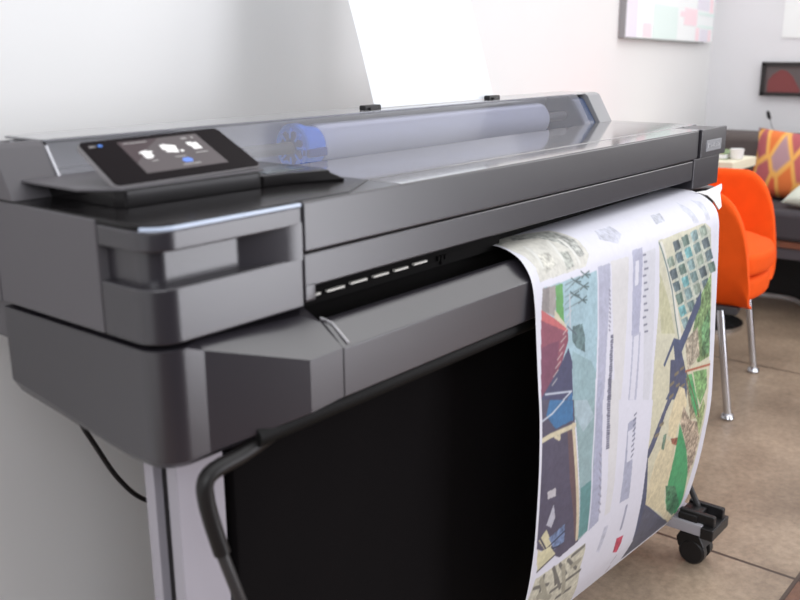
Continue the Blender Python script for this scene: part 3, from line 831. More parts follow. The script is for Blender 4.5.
('p',(74,84,112),[(0.885,0.372),(0.887,0.406),(0.843,0.436),(0.790,0.472),(0.762,0.492),(0.810,0.562),(0.810,0.615),(0.667,0.581),(0.708,0.556),(0.720,0.509),(0.705,0.464),(0.652,0.502),(0.642,0.496),(0.705,0.448),(0.748,0.461),(0.795,0.431),(0.838,0.401)],0.06),
('p',(76,82,106),[(0.688,0.494),(0.780,0.514),(0.797,0.560),(0.767,0.571),(0.720,0.585),(0.677,0.610),(0.650,0.639),(0.613,0.679),(0.583,0.700),(0.630,0.829),(0.790,0.915),(0.950,1.000),(0.812,1.000),(0.620,0.926),(0.600,0.851),(0.583,0.751),(0.575,0.676),(0.630,0.626),(0.688,0.578)],0.06),
('p',(84,86,100),[(0.627,0.834),(0.823,0.936),(0.980,1.000),(0.840,1.000),(0.640,1.000),(0.615,1.000),(0.632,0.891)],0.08),
('l',(130,118,90),[(0.760,0.532),(0.780,0.531)],0.005),
('l',(130,118,90),[(0.735,0.565),(0.755,0.565)],0.005),
('l',(130,118,90),[(0.772,0.574),(0.792,0.574)],0.005),
('l',(132,120,92),[(0.723,0.536),(0.743,0.535)],0.006),
('l',(132,120,92),[(0.695,0.554),(0.715,0.552)],0.006),
('l',(132,120,92),[(0.695,0.583),(0.715,0.581)],0.006),
('l',(132,120,92),[(0.640,0.635),(0.660,0.635)],0.006),
('l',(132,120,92),[(0.615,0.654),(0.635,0.654)],0.006),
('p',(230,214,168),[(0.757,0.571),(0.795,0.585),(0.818,0.629),(0.767,0.665),(0.755,0.696),(0.700,0.675),(0.698,0.636),(0.728,0.594)],0.04),
('p',(228,214,170),[(0.677,0.672),(0.765,0.716),(0.782,0.795),(0.757,0.836),(0.805,0.894),(0.978,1.000),(0.950,1.000),(0.780,0.902),(0.630,0.830),(0.620,0.782),(0.637,0.719)],0.05),
('p',(110,140,116),[(0.670,0.665),(0.690,0.667),(0.685,0.706),(0.665,0.698)],0.3),
('p',(150,90,70),[(0.723,0.688),(0.780,0.700),(0.777,0.720),(0.740,0.706)],0.4),
('p',(170,152,128),[(0.792,0.624),(0.850,0.674),(0.910,0.693),(0.955,0.749),(0.948,0.810),(0.932,0.848),(0.875,0.766),(0.780,0.667)],0.5),
('p',(150,140,110),[(0.797,0.560),(0.830,0.568),(0.917,0.682),(0.850,0.674)],0.4),
('p',(64,160,98),[(0.777,0.666),(0.865,0.755),(0.925,0.838),(0.960,0.936),(0.965,0.971),(0.860,0.925),(0.792,0.873),(0.770,0.811),(0.775,0.754)],0.06),
('p',(70,120,84),[(0.755,0.819),(0.840,0.845),(0.938,0.929),(0.935,0.966),(0.828,0.910)],0.4),
('p',(92,160,98),[(0.802,0.554),(0.840,0.559),(0.920,0.676),(0.902,0.686),(0.853,0.637)],0.3),
('p',(66,170,98),[(0.823,0.573),(0.843,0.578),(0.900,0.656),(0.885,0.667)],0.0),
('p',(150,170,110),[(0.895,0.677),(0.938,0.642),(0.955,0.661),(0.948,0.738)],0.4),
('p',(120,165,100),[(0.850,0.557),(0.950,0.571),(0.958,0.618),(0.917,0.652),(0.885,0.623)],0.4),
('l',(176,92,66),[(0.795,0.544),(0.973,0.565)],0.004),
('l',(120,90,70),[(0.800,0.545),(0.917,0.682)],0.003),
('p',(214,210,184),[(0.028,0.801),(0.125,0.805),(0.270,0.806),(0.280,0.824),(0.280,0.874),(0.335,0.995),(0.013,0.844)],0.1),
('l',(110,108,100),[(0.070,0.809),(0.068,0.863)],0.007),
('l',(110,108,100),[(0.117,0.809),(0.152,0.863)],0.007),
('l',(110,108,100),[(0.133,0.876),(0.285,0.881)],0.007),
('l',(110,108,100),[(0.145,0.810),(0.198,0.856)],0.007),
('l',(110,108,100),[(0.188,0.816),(0.253,0.863)],0.007),
('l',(110,108,100),[(0.030,0.823),(0.105,0.844)],0.007),
('l',(110,108,100),[(0.185,0.915),(0.260,0.920)],0.007),
('l',(110,108,100),[(0.207,0.814),(0.268,0.811)],0.007),
('l',(110,108,100),[(0.113,0.807),(0.188,0.889)],0.007),
('l',(168,164,142),[(0.060,0.815),(0.117,0.885)],0.011),
('l',(168,164,142),[(0.168,0.824),(0.220,0.914)],0.011),
('l',(168,164,142),[(0.065,0.856),(0.142,0.894)],0.011),
('l',(168,164,142),[(0.223,0.845),(0.263,0.845)],0.011),
('p',(210,206,180),[(0.013,0.844),(0.335,0.995),(0.282,1.000),(-0.005,0.877)],0.2),
]
# ------------------------------------------------------------------ the printed sheet (its artwork painted as a colour attribute)
XL, XR = .583, 1.193
PL = [(.100, .738), (.084, .739), (.053, .7445), (.02, .744), (-.005, .736), (-.021, .723), (-.033, .702), (-.039, .67), (-.042, .637), (-.048, .565), (-.053, .507), (-.055, .432), (-.053, .337), (-.049, .278), (-.040, .216), (-.022, .15), (.000, .10)]
PRR = [(.108, .748), (.09, .750), (.054, .752), (.005, .751), (-.025, .741), (-.045, .725), (-.054, .702), (-.057, .665), (-.059, .627), (-.062, .551), (-.066, .454), (-.069, .354), (-.064, .291), (-.056, .225), (-.043, .156), (-.030, .118), (-.015, .085)]
def resample(P, n):
    q = smooth_path([(0, a, b) for a, b in P], 20)
    q = np.array([(v.y, v.z) for v in q])
    s = np.concatenate([[0], np.cumsum(np.linalg.norm(np.diff(q, axis=0), axis=1))])
    t = np.linspace(0, s[-1], n)
    return np.stack([np.interp(t, s, q[:, 0]), np.interp(t, s, q[:, 1])], 1)
NS, NT = 436, 580
SW, SH = XR - XL, .785
def paint():
    img = np.empty((NT, NS, 3)); img[:] = (240, 240, 249)
    sx = np.linspace(0, 1, NS)[None, :]; ty = np.linspace(0, 1, NT)[:, None]
    rng = np.random.RandomState(5)
    def noise(c):
        a = rng.rand(NT // c + 2, NS // c + 2)
        yi = np.arange(NT) / c; xi = np.arange(NS) / c
        y0 = yi.astype(int); x0 = xi.astype(int); fy = (yi - y0)[:, None]; fx = (xi - x0)[None, :]
        return (a[y0][:, x0] * (1 - fy) * (1 - fx) + a[y0 + 1][:, x0] * fy * (1 - fx) + a[y0][:, x0 + 1] * (1 - fy) * fx + a[y0 + 1][:, x0 + 1] * fy * fx) * 2 - 1
    N = .55 * noise(4) + .45 * noise(2) + .35 * noise(11)
    for kind, col, pts, w in ART:
        c = np.array(col, float)
        if kind == 'p':
            m = np.zeros((NT, NS), bool)
            for (x0, y0), (x1, y1) in zip(pts, pts[1:] + pts[:1]):
                if y0 == y1: continue
                k = ((y0 > ty) != (y1 > ty)) & (sx < (x1 - x0) * (ty - y0) / (y1 - y0) + x0)
                m ^= k
            f = 1 + (N * w)[..., None]
            img = np.where(m[..., None], np.clip(c * f, 0, 255), img)
        else:
            for (x0, y0), (x1, y1) in zip(pts, pts[1:]):
                ax, ay, bx_, by = x0 * SW, y0 * SH, x1 * SW, y1 * SH
                dx, dy = bx_ - ax, by - ay
                L2 = dx * dx + dy * dy + 1e-12
                t = np.clip(((sx * SW - ax) * dx + (ty * SH - ay) * dy) / L2, 0, 1)
                d = np.hypot(sx * SW - ax - t * dx, ty * SH - ay - t * dy)
                al = np.clip((w / 2 - d) / .0014 + .5, 0, 1)[..., None]
                img = img * (1 - al) + c * al
    # ink mottling and a little softness
    dark = 1 - img.min(-1) / 255.
    img = np.clip(img * (1 + (N * .09 * np.clip(dark * 3, 0, 1))[..., None]), 0, 255)
    k = img.copy()
    k[1:-1, 1:-1] = (4 * img[1:-1, 1:-1] + img[:-2, 1:-1] + img[2:, 1:-1] + img[1:-1, :-2] + img[1:-1, 2:]) / 8
    img = k
    # the white paper margins
    mg = (sx < .0105) | (sx > .985) | (ty > .990)
    img = np.where(mg[..., None], (244, 244, 250), img)
    return img
img = paint() / 255.
lin = np.where(img <= .04045, img / 12.92, ((img + .055) / 1.055) ** 2.4)
a = resample(PL, NT); b = resample(PRR, NT)
s = np.linspace(0, 1, NS)
co = np.empty((NT, NS, 3))
co[..., 0] = XL + SW * s[None, :]
for k in (0, 1): co[..., k + 1] = a[:, None, k] * (1 - s)[None, :] + b[:, None, k] * s[None, :]
me = bpy.data.meshes.new('printed_sheet')
nv = NS * NT
idx = np.arange(nv).reshape(NT, NS)
q = np.stack([idx[:-1, :-1], idx[1:, :-1], idx[1:, 1:], idx[:-1, 1:]], -1).reshape(-1, 4)
me.vertices.add(nv); me.vertices.foreach_set('co', co.ravel().astype(np.float32))
me.loops.add(q.size); me.loops.foreach_set('vertex_index', q.ravel().astype(np.int32))
me.polygons.add(len(q)); me.polygons.foreach_set('loop_start', np.arange(0, q.size, 4, dtype=np.int32))
me.polygons.foreach_set('use_smooth', np.ones(len(q), bool))
me.update(calc_edges=True)
ca = me.color_attributes.new('print', 'FLOAT_COLOR', 'POINT')
ca.data.foreach_set('color', np.concatenate([lin.reshape(-1, 3), np.ones((nv, 1))], 1).ravel().astype(np.float32))
pm = bpy.data.materials.new('printed paper'); pm.use_nodes = True
nt = pm.node_tree; bs = nt.nodes['Principled BSDF']
at = nt.nodes.new('ShaderNodeAttribute'); at.attribute_name = 'print'
gm = nt.nodes.new('ShaderNodeGamma'); gm.inputs['Gamma'].default_value = PAPER_GAMMA
nt.links.new(at.outputs['Color'], gm.inputs['Color']); ml = nt.nodes.new('ShaderNodeMix'); ml.data_type = 'RGBA'; ml.blend_type = 'MULTIPLY'; ml.inputs[0].default_value = 1; ml.inputs[7].default_value = (*PAPER_TINT, 1)
nt.links.new(gm.outputs['Color'], ml.inputs[6]); nt.links.new(ml.outputs[2], bs.inputs['Base Color'])
bs.inputs['Roughness'].default_value = .45; bs.inputs['Specular IOR Level'].default_value = .3
me.materials.append(pm)
o = bpy.data.objects.new('printed_sheet', me); link(o)
tag(o, 'long printed sheet of building renderings and maps hanging from the printer output tray', 'poster')
# ------------------------------------------------------------------ the room
WY, WX = 1.0, 3.75
WA = math.radians(8.5)          # the back wall is not quite parallel to the printer
def wallp(s, off, z): return Vector((WX - s * math.cos(WA) + off * math.sin(WA), WY - s * math.sin(WA) - off * math.cos(WA), z))
def plane(name, vs, m, kind='structure'):
    bm = bmesh.new(); bm.faces.new([bm.verts.new(v) for v in vs])
    o = finish(bm, name, m, None, smooth=False); o['kind'] = kind
    return o
# floor: brown polished concrete slabs with grout lines
fm = bpy.data.materials.new('brown concrete slabs'); fm.use_nodes = True
nt = fm.node_tree; N = nt.nodes; Lk = nt.links; bs = N['Principled BSDF']
tc = N.new('ShaderNodeTexCoord')
n1 = N.new('ShaderNodeTexNoise'); n1.inputs['Scale'].default_value = 3.0; n1.inputs['Detail'].default_value = 8; n1.inputs['Roughness'].default_value = .65
n2 = N.new('ShaderNodeTexNoise'); n2.inputs['Scale'].default_value = 60; n2.inputs['Detail'].default_value = 6; n2.inputs['Roughness'].default_value = .7
r1 = N.new('ShaderNodeValToRGB')
r1.color_ramp.elements[0].position = .30; r1.color_ramp.elements[0].color = (*srgb(122, 106, 91), 1)
r1.color_ramp.elements[1].position = .72; r1.color_ramp.elements[1].color = (*srgb(176, 157, 137), 1)
mx = N.new('ShaderNodeMix'); mx.data_type = 'RGBA'; mx.blend_type = 'MULTIPLY'; mx.inputs[0].default_value = .55
r2 = N.new('ShaderNodeValToRGB'); r2.color_ramp.elements[0].position = .36; r2.color_ramp.elements[1].position = .62
r2.color_ramp.elements[0].color = (.58, .56, .54, 1); r2.color_ramp.elements[1].color = (1.12, 1.1, 1.08, 1)
for n in (n1, n2): Lk.new(tc.outputs['Object'], n.inputs['Vector'])
Lk.new(n1.outputs['Fac'], r1.inputs['Fac']); Lk.new(n2.outputs['Fac'], r2.inputs['Fac'])
Lk.new(r1.outputs['Color'], mx.inputs[6]); Lk.new(r2.outputs['Color'], mx.inputs[7])
sep = N.new('ShaderNodeSeparateXYZ'); Lk.new(tc.outputs['Object'], sep.inputs['Vector'])
def line_mask(out, pos, half):
    s_ = N.new('ShaderNodeMath'); s_.operation = 'SUBTRACT'; s_.inputs[1].default_value = pos; Lk.new(out, s_.inputs[0])
    a_ = N.new('ShaderNodeMath'); a_.operation = 'ABSOLUTE'; Lk.new(s_.outputs[0], a_.inputs[0])
    l_ = N.new('ShaderNodeMath'); l_.operation = 'LESS_THAN'; l_.inputs[1].default_value = half; Lk.new(a_.outputs[0], l_.inputs[0])
    return l_.outputs[0]
masks = [line_mask(sep.outputs['X'], p, .0042) for p in (.04, 1.262, 2.48, 3.70)] + [line_mask(sep.outputs['Y'], p, .0042) for p in (-1.46, -.243, .975)]
acc = masks[0]
for k in masks[1:]:
    m_ = N.new('ShaderNodeMath'); m_.operation = 'MAXIMUM'; Lk.new(acc, m_.inputs[0]); Lk.new(k, m_.inputs[1]); acc = m_.outputs[0]
gx = N.new('ShaderNodeMix'); gx.data_type = 'RGBA'; Lk.new(acc, gx.inputs[0]); Lk.new(mx.outputs[2], gx.inputs[6]); gx.inputs[7].default_value = (*srgb(70, 56, 48), 1)
# the slab row nearest the viewer is redder
lt = N.new('ShaderNodeMath'); lt.operation = 'LESS_THAN'; lt.inputs[1].default_value = -.245; Lk.new(sep.outputs['Y'], lt.inputs[0])
rx = N.new('ShaderNodeMix'); rx.data_type = 'RGBA'; rx.blend_type = 'MULTIPLY'; Lk.new(lt.outputs[0], rx.inputs[0]); Lk.new(gx.outputs[2], rx.inputs[6]); rx.inputs[7].default_value = (.55, .34, .28, 1)
Lk.new(rx.outputs[2], bs.inputs['Base Color'])
bs.inputs['Roughness'].default_value = .36; bs.inputs['Specular IOR Level'].default_value = .4
bpn = N.new('ShaderNodeBump'); bpn.inputs['Strength'].default_value = .12; bpn.inputs['Distance'].default_value = .004
Lk.new(n2.outputs['Fac'], bpn.inputs['Height']); Lk.new(bpn.outputs['Normal'], bs.inputs['Normal'])
plane('floor', [(-1.6, -1.25, 0), (WX, -1.9, 0), (WX, WY, 0), wallp(5.4, 0, 0)[:]], fm)
wm = mat('white wall paint', (.79, .79, .785), .7, bump=.04, bscale=300, var=.015, vscale=1.2)
wm2 = mat('cool white wall paint', (.80, .80, .82), .7, bump=.04, bscale=300, var=.015, vscale=1.2)
plane('wall_back', [wallp(5.4, 0, 0)[:], (WX, WY, 0), (WX, WY, 2.6), wallp(5.4, 0, 2.6)[:]], wm)
plane('wall_right', [(WX, WY, 0), (WX, -1.9, 0), (WX, -1.9, 2.6), (WX, WY, 2.6)], wm2)

# ------------------------------------------------------------------ orange tub armchair
ORG = mat('orange wool upholstery', srgb(232, 84, 16), .8, spec=.2, bump=.25, bscale=500, var=.05, vscale=20)
CHROME = mat('chrome', (.62, .63, .66), .22, metal=1)
CH = thing('armchair', 'bright orange upholstered tub armchair on slim chrome legs behind the printer', 'chair', (2.19, .205, 0))
ex = Vector((.983, .182, 0)); ey = Vector((-.182, .983, 0))
def cw(x, y, z): return Vector((2.19, .205, 0)) + ex * x + ey * y + Vector((0, 0, z))
def shell_path(u):      # u -1..1 left arm front -> back -> right arm front
    s = 1 if u > 0 else -1; a = abs(u)
    # straight arm then half superellipse back
    if a > .62:
        k = (a - .62) / .38
        return s * (.262 - .012 * k), .20 - .232 * k
    t = a / .62 * PI / 2
    return s * .262 * abs(math.sin(t)) ** .8, .20 + .33 * abs(math.cos(t)) ** .8
def rim(u):
    a = abs(u)
    h = .655 - .025 * min(1, a / .6)
    if a > .80:
        k = (a - .80) / .20
        h = .36 + (h - .36) * max(0, (1 - k ** 2.4)) ** .55
    return h
bm = bmesh.new()
nu, nv_ = 72, 16
for off, flip in ((0, 0), (1, 1)):
    pass
grid_o, grid_i = [], []
for i in range(nu + 1):
    u = -1 + 2 * i / nu
    x, y = shell_path(u); h = rim(u)
    dx, dy = x, (y - .2 if y > .2 else 0)
    l = math.hypot(dx, dy) or 1; nx_, ny_ = dx / l, dy / l
    ro, ri = [], []
    for j in range(nv_ + 1):
        v = j / nv_
        tuck = .055 * (1 - min(1, v * 2.4)) ** 2
        z = .315 + (h - .315) * v
        flare = .012 * v
        ro.append(bm.verts.new(cw(x - nx_ * tuck + nx_ * flare, y - ny_ * tuck + ny_ * flare, z)))
        ri.append(bm.verts.new(cw(x - nx_ * (tuck + .036) + nx_ * flare, y - ny_ * (tuck + .036) + ny_ * flare, z)))
    top = bm.verts.new(cw(x - nx_ * .018 + nx_ * .012, y - ny_ * .018 + ny_ * .012, h + .012))
    grid_o.append(ro + [top]); grid_i.append(ri + [top])
for g, f in ((grid_o, 0), (grid_i, 1)):
    for i in range(nu):
        for j in range(nv_ + 1):
            bm.faces.new((g[i][j], g[i + 1][j], g[i + 1][j + 1], g[i][j + 1]))
for i in (0, nu):
    for j in range(nv_):
        bm.faces.new((grid_o[i][j], grid_o[i][j + 1], grid_i[i][j + 1], grid_i[i][j]))
    bm.faces.new((grid_o[i][nv_], grid_o[i][nv_ + 1], grid_i[i][nv_]))
for i in range(nu): bm.faces.new((grid_o[i][0], grid_i[i][0], grid_i[i + 1][0], grid_o[i + 1][0]))
o = finish(bm, 'shell', ORG, CH, angle=70)
ms = o.modifiers.new('sub', 'SUBSURF'); ms.levels = 1; ms.render_levels = 1
def soft_block(name, x0, x1, y0, y1, z0, z1, puff, m, parent, nrm=.06, up=3):
    t = bmesh.new()
    bmesh.ops.create_cube(t, size=1)
    bmesh.ops.subdivide_edges(t, edges=t.edges[:], cuts=10, use_grid_fill=True)
    for v in t.verts:
        x, y, z = v.co * 2
        # rounded-box mapping
        def sq(a, b): return a * math.sqrt(max(0, 1 - .28 * b * b))
        q_ = .40 if y < 0 else .12
        X = x * math.sqrt(1 - q_ * y * y); Y = y * math.sqrt(1 - q_ * x * x)
        r = (abs(x) ** 4 + abs(z) ** 4) ; rr = (abs(y) ** 4 + abs(z) ** 4)
        e = max(0, r - .55) * .10; e2 = max(0, rr - .55) * .085
        X *= 1 - e; Y *= 1 - e2; Z = z * (1 - max(e, e2) * 2.6)
        bulge = puff * (1 - x * x) * (1 - y * y) * (1 if z > 0 else .0)
        v.co = cw((x0 + x1) / 2 + X * (x1 - x0) / 2, (y0 + y1) / 2 + Y * (y1 - y0) / 2, (z0 + z1) / 2 + Z * (z1 - z0) / 2 + bulge * abs(z))
    o = finish(t, name, m, parent, angle=80)
    q = o.modifiers.new('sub', 'SUBSURF'); q.levels = 1; q.render_levels = 1
    return o
soft_block('seat_base', -.242, .242, -.055, .44, .305, .402, 0, ORG, CH)
soft_block('seat_cushion', -.232, .232, -.062, .42, .378, .470, .026, ORG, CH)
bm = bmesh.new(); add_prism(bm, [cw(x, y, 0).xy[:] for x, y in [(-.22, .0), (.22, .0), (.22, .40), (-.22, .40)]], .300, .322, .004)
finish(bm, 'under_frame', mat('dark under frame', (.05, .05, .055), .5), CH)
for lx, ly in ((-.22, 0), (.22, 0), (-.2, .42), (.2, .42)):
    bm = bmesh.new()
    s = 1 if ly == 0 else -1
    tx, ty_ = lx * .97, ly + .045 * s
    add_tube(bm, [cw(tx, ty_, .31), cw(tx * .3 + lx * .7, ty_ * .3 + ly * .7, .10), cw(lx, ly, .012)], .0105, 14)
    Lg_ = finish(bm, 'leg', CHROME, CH)
    bm = bmesh.new(); p = cw(lx, ly, 0)
    add_tube(bm, [p, p + Vector((0, 0, .006)), p + Vector((0, 0, .014)), p + Vector((0, 0, .018))], [.016, .019, .016, .010], 16)
    finish(bm, 'glide', CHROME, Lg_)

# ------------------------------------------------------------------ sofa along the right wall
SOFAM = mat('dark grey brown fabric', srgb(96, 88, 86), .85, spec=.2, bump=.2, bscale=300, var=.06, vscale=10)
SOFAD = mat('charcoal fabric', srgb(70, 66, 70), .85, spec=.2, bump=.2, bscale=300)
SF = thing('sofa', 'long dark grey sofa against the right wall behind the orange armchair', 'sofa', (3.35, -.4, 0))
bm = bmesh.new(); add_box(bm, (3.40, -1.7, .40), (3.62, .86, .652), .03, 4)
finish(bm, 'backrest', SOFAM, SF)
bm = bmesh.new(); add_box(bm, (3.0, -1.7, .31), (3.42, .86, .420), .022, 4)
finish(bm, 'seat', SOFAD, SF)
bm = bmesh.new(); add_box(bm, (3.02, -1.69, .282), (3.60, .85, .309), .006, 2)
finish(bm, 'seat_rail', mat('orange brown wood', srgb(128, 80, 60), .5, var=.1, vscale=30), SF)
bm = bmesh.new(); add_box(bm, (3.03, -1.69, .238), (3.60, .85, .282), .006, 2)
finish(bm, 'under_rail', mat('grey rail', srgb(76, 72, 78), .5), SF)
bm = bmesh.new(); add_box(bm, (3.38, -1.66, .0), (3.60, .82, .24), .004, 2)  # black box standing for the darkness under the open sofa
finish(bm, 'shade_box', mat('near black shade', (.006, .005, .005), .7), SF)

# cushion with a leaf pattern in orange, pink and mauve
def leaf_mat():
    m = bpy.data.materials.new('leaf pattern fabric'); m.use_nodes = True
    nt = m.node_tree; N = nt.nodes; Lk = nt.links; bs = N['Principled BSDF']
    tc = N.new('ShaderNodeTexCoord'); mp = N.new('ShaderNodeMapping'); mp.inputs['Rotation'].default_value = (0, 0, math.radians(50)); mp.inputs['Scale'].default_value = (16, 7.4, 1); mp.inputs['Location'].default_value = (.35, .2, 0)
    Lk.new(tc.outputs['Object'], mp.inputs['Vector'])
    v = N.new('ShaderNodeTexVoronoi'); v.voronoi_dimensions = '2D'; v.inputs['Randomness'].default_value = .5; v.inputs['Scale'].default_value = 1
    Lk.new(mp.outputs['Vector'], v.inputs['Vector'])
    v2 = N.new('ShaderNodeTexVoronoi'); v2.voronoi_dimensions = '2D'; v2.feature = 'DISTANCE_TO_EDGE'; v2.inputs['Randomness'].default_value = .5; v2.inputs['Scale'].default_value = 1
    Lk.new(mp.outputs['Vector'], v2.inputs['Vector'])
    sp = N.new('ShaderNodeSeparateColor'); Lk.new(v.outputs['Color'], sp.inputs['Color'])
    r = N.new('ShaderNodeValToRGB'); r.color_ramp.interpolation = 'CONSTANT'
    cols = [(0, srgb(216, 92, 62)), (.2, srgb(178, 92, 96)), (.42, srgb(176, 140, 146)), (.58, srgb(226, 120, 60)), (.75, srgb(190, 98, 98)), (.9, srgb(186, 152, 150))]
    e = r.color_ramp.elements
    e[0].position, e[0].color = 0, (*cols[0][1], 1); e[1].position, e[1].color = cols[1][0], (*cols[1][1], 1)
    for p, c in cols[2:]:
        k = e.new(p); k.color = (*c, 1)
    Lk.new(sp.outputs['Red'], r.inputs['Fac'])
    r2 = N.new('ShaderNodeValToRGB'); r2.color_ramp.elements[0].position = .04; r2.color_ramp.elements[1].position = .16
    r2.color_ramp.elements[0].color = (1, 1, 1, 1); r2.color_ramp.elements[1].color = (0, 0, 0, 1)
    Lk.new(v2.outputs['Distance'], r2.inputs['Fac'])
    mx = N.new('ShaderNodeMix'); mx.data_type = 'RGBA'; Lk.new(r2.outputs['Color'], mx.inputs[0]); Lk.new(r.outputs['Color'], mx.inputs[6]); mx.inputs[7].default_value = (*srgb(236, 176, 92), 1)
    Lk.new(mx.outputs[2], bs.inputs['Base Color']); bs.inputs['Roughness'].default_value = .9
    return m
def cushion(name, loc, w, h, d, lean, yaw, roll, m, label):
    t = bmesh.new()
    n = 16
    vs = {}
    for sgn in (1, -1):
        for i in range(n + 1):
            for j in range(n + 1):
                x, y = -1 + 2 * i / n, -1 + 2 * j / n
                pin = 1 - .10 * (1 - x * x) * y * y * 0 
                X = x * (1 - .07 * (1 - y * y)); Y = y * (1 - .07 * (1 - x * x))
                z = d / 2 * ((1 - x * x) * (1 - y * y)) ** .42
                if i in (0, n) or j in (0, n):
                    if (i, j) not in vs: vs[(i, j)] = t.verts.new((X * w / 2, Y * h / 2, 0))
                    vs[(i, j, sgn)] = vs[(i, j)]
                else: vs[(i, j, sgn)] = t.verts.new((X * w / 2, Y * h / 2, z * sgn))
        for i in range(n):
            for j in range(n):
                t.faces.new((vs[(i, j, sgn)], vs[(i + 1, j, sgn)], vs[(i + 1, j + 1, sgn)], vs[(i, j + 1, sgn)]))
    o = finish(t, name, m, None, angle=80)
    # local x = width, local y = up, local z = facing
    o.matrix_world = Matrix.Translation(loc) @ Matrix.Rotation(yaw, 4, 'Z') @ Matrix.Rotation(PI / 2 - lean, 4, 'X') @ Matrix.Rotation(roll, 4, 'Z')
    tag(o, label, 'cushion')
    return o
cushion('cushion', (3.285, .405, .548), .42, .27, .11, .24, -PI / 2, math.radians(-3), leaf_mat(), 'orange and mauve leaf pattern cushion leaning on the grey sofa back')
cushion('cushion', (3.11, .325, .468), .17, .12, .06, 1.1, -PI / 2 - .3, 0, mat('pale green white fabric', srgb(214, 220, 206), .9, bump=.2), 'small pale cushion lying on the sofa seat at the right edge')

# side table with books, partly hidden by the armchair
TB = thing('side_table', 'small cream topped side table between the printer and the sofa', 'table', (2.83, .56, 0))
CREAM = mat('cream laminate', srgb(226, 220, 196), .5)
bm = bmesh.new(); add_box(bm, (2.70, .475, .588), (2.93, .76, .621), .004); finish(bm, 'table_top', CREAM, TB)
bm = bmesh.new(); add_tube(bm, [(2.83, .58, .02), (2.83, .58, .589)], .02, 16); finish(bm, 'pedestal', CHROME, TB)
bm = bmesh.new(); add_tube(bm, [(2.83, .58, .0), (2.83, .58, .015), (2.83, .58, .022)], [.14, .14, .03], 32); finish(bm, 'base', CHROME, TB)
BK = thing('book', 'green covered book lying on the cream side table', 'book', (2.84, .58, .6214))
bm = bmesh.new(); add_box(bm, (2.76, .525, .6214), (2.91, .65, .6238), .0006, 1); add_box(bm, (2.76, .525, .6394), (2.91, .65, .6418), .0006, 1); add_box(bm, (2.76, .6475, .6214), (2.91, .65, .6418), .0006, 1)
finish(bm, 'cover', mat('green book cover', srgb(126, 146, 104), .6), BK)
bm = bmesh.new(); add_box(bm, (2.763, .528, .6238), (2.907, .6475, .6394)); finish(bm, 'pages', M['white'], BK)
bm = bmesh.new()
c0 = Vector((2.80, .500, .6212))
add_tube(bm, [c0, c0 + Vector((0, 0, .004)), c0 + Vector((0, 0, .036)), c0 + Vector((0, 0, .035)), c0 + Vector((0, 0, .006))], [.017, .021, .024, .0215, .018], 24)
o = finish(bm, 'cup', mat('white china', (.8, .8, .78), .25), None); tag(o, 'small white cup beside the green book on the side table', 'cup')

# ------------------------------------------------------------------ things on the walls
PT = thing('canvas_painting', 'large pale abstract canvas with pink and mint blocks on the back wall', 'painting', wallp(.69, .0, 1.3)[:])
S0, S1, Z0_, ZS = 1.293, .075, 1.036, -.020
def pbox(name, boxes, m, parent):
    out = []
    for (s0, s1, z0, z1, o0, o1) in boxes:
        bm = bmesh.new()
        add_box(bm, (0, 0, 0), (1, 1, 1))
        for v in bm.verts:
            s_ = s0 + (s1 - s0) * v.co.x; z_ = z0 + (z1 - z0) * v.co.z + ZS * (S0 - s_) / (S0 - S1)
            v.co = wallp(s_, o0 + (o1 - o0) * v.co.y, z_)
        out.append(finish(bm, name, m, parent, smooth=False))
    return out
CV = pbox('canvas', [(S0, S1, Z0_, 1.62, .0005, .020)], mat('canvas white', srgb(243, 246, 246), .8), PT)[0]
pbox('shaded_edge', [(S0 + .012, S0, Z0_ - .004, 1.62, .0005, .0215)], mat('canvas edge shade', srgb(150, 150, 152), .7), PT)  # shadow side of the canvas, its shade painted as a grey strip
pbox('lower_edge', [(S0, S1 + .15, Z0_ - .005, Z0_, .0005, .0215)], mat('canvas under edge grey', srgb(150, 150, 150), .7), PT)
def blk(u0, v0, u1, v1):
    return (S0 + (S1 - S0) * u0, S0 + (S1 - S0) * u1, Z0_ + v0, Z0_ + v1, .0195, .0212)
PK = mat('pink paint', srgb(250, 224, 230), .8)
for b_ in [blk(.16, .004, .24, .05), blk(.60, .06, .76, .125), blk(.755, .002, .80, .055), blk(.93, .004, .97, .05), blk(.93, .12, .98, .3), blk(.55, .09, .60, .11)]: pbox('pink_block', [b_], PK, PT)
MT = mat('mint paint', srgb(228, 242, 238), .8)
for b_ in [blk(.26, .0, .52, .12), blk(.78, .055, 1.0, .066), blk(.78, .105, 1.0, .118)]: pbox('mint_block', [b_], MT, PT)
LL = mat('lilac paint', srgb(232, 228, 238), .8)
for b_ in [blk(.0, .0, .1, .2), blk(.81, .0, .92, .05), blk(.76, .126, .92, .25)]: pbox('lilac_block', [b_], LL, PT)

PF = thing('framed_picture', 'wide dark framed picture with a dull red shape on the right wall', 'picture', (WX, .45, .86))
def fbox(name, boxes, m, parent, s=False):
    bm = bmesh.new()
    for a_, b_ in boxes: add_box(bm, a_, b_, .002 if s else 0)
    return finish(bm, name, m, parent, smooth=False)
ya, yb_, za, zb = .757, .42, .792, .9335
fbox('frame', [((WX - .03, ya - .016, za), (WX - .0005, ya, zb)), ((WX - .03, yb_, za), (WX - .002, yb_ + .016, zb)), ((WX - .03, yb_, zb - .016), (WX - .0005, ya, zb)), ((WX - .03, yb_, za), (WX - .002, ya, za + .016))], mat('black brown frame', srgb(42, 38, 38), .4), PF)
fbox('print', [((WX - .02, yb_ + .012, za + .012), (WX - .008, ya - .012, zb - .012))], mat('grey brown print', srgb(98, 88, 88), .5), PF)
bm = bmesh.new(); t_ = [(.728, .806), (.728, .855), (.708, .882), (.675, .903), (.65, .896), (.625, .874), (.592, .82), (.592, .806)]
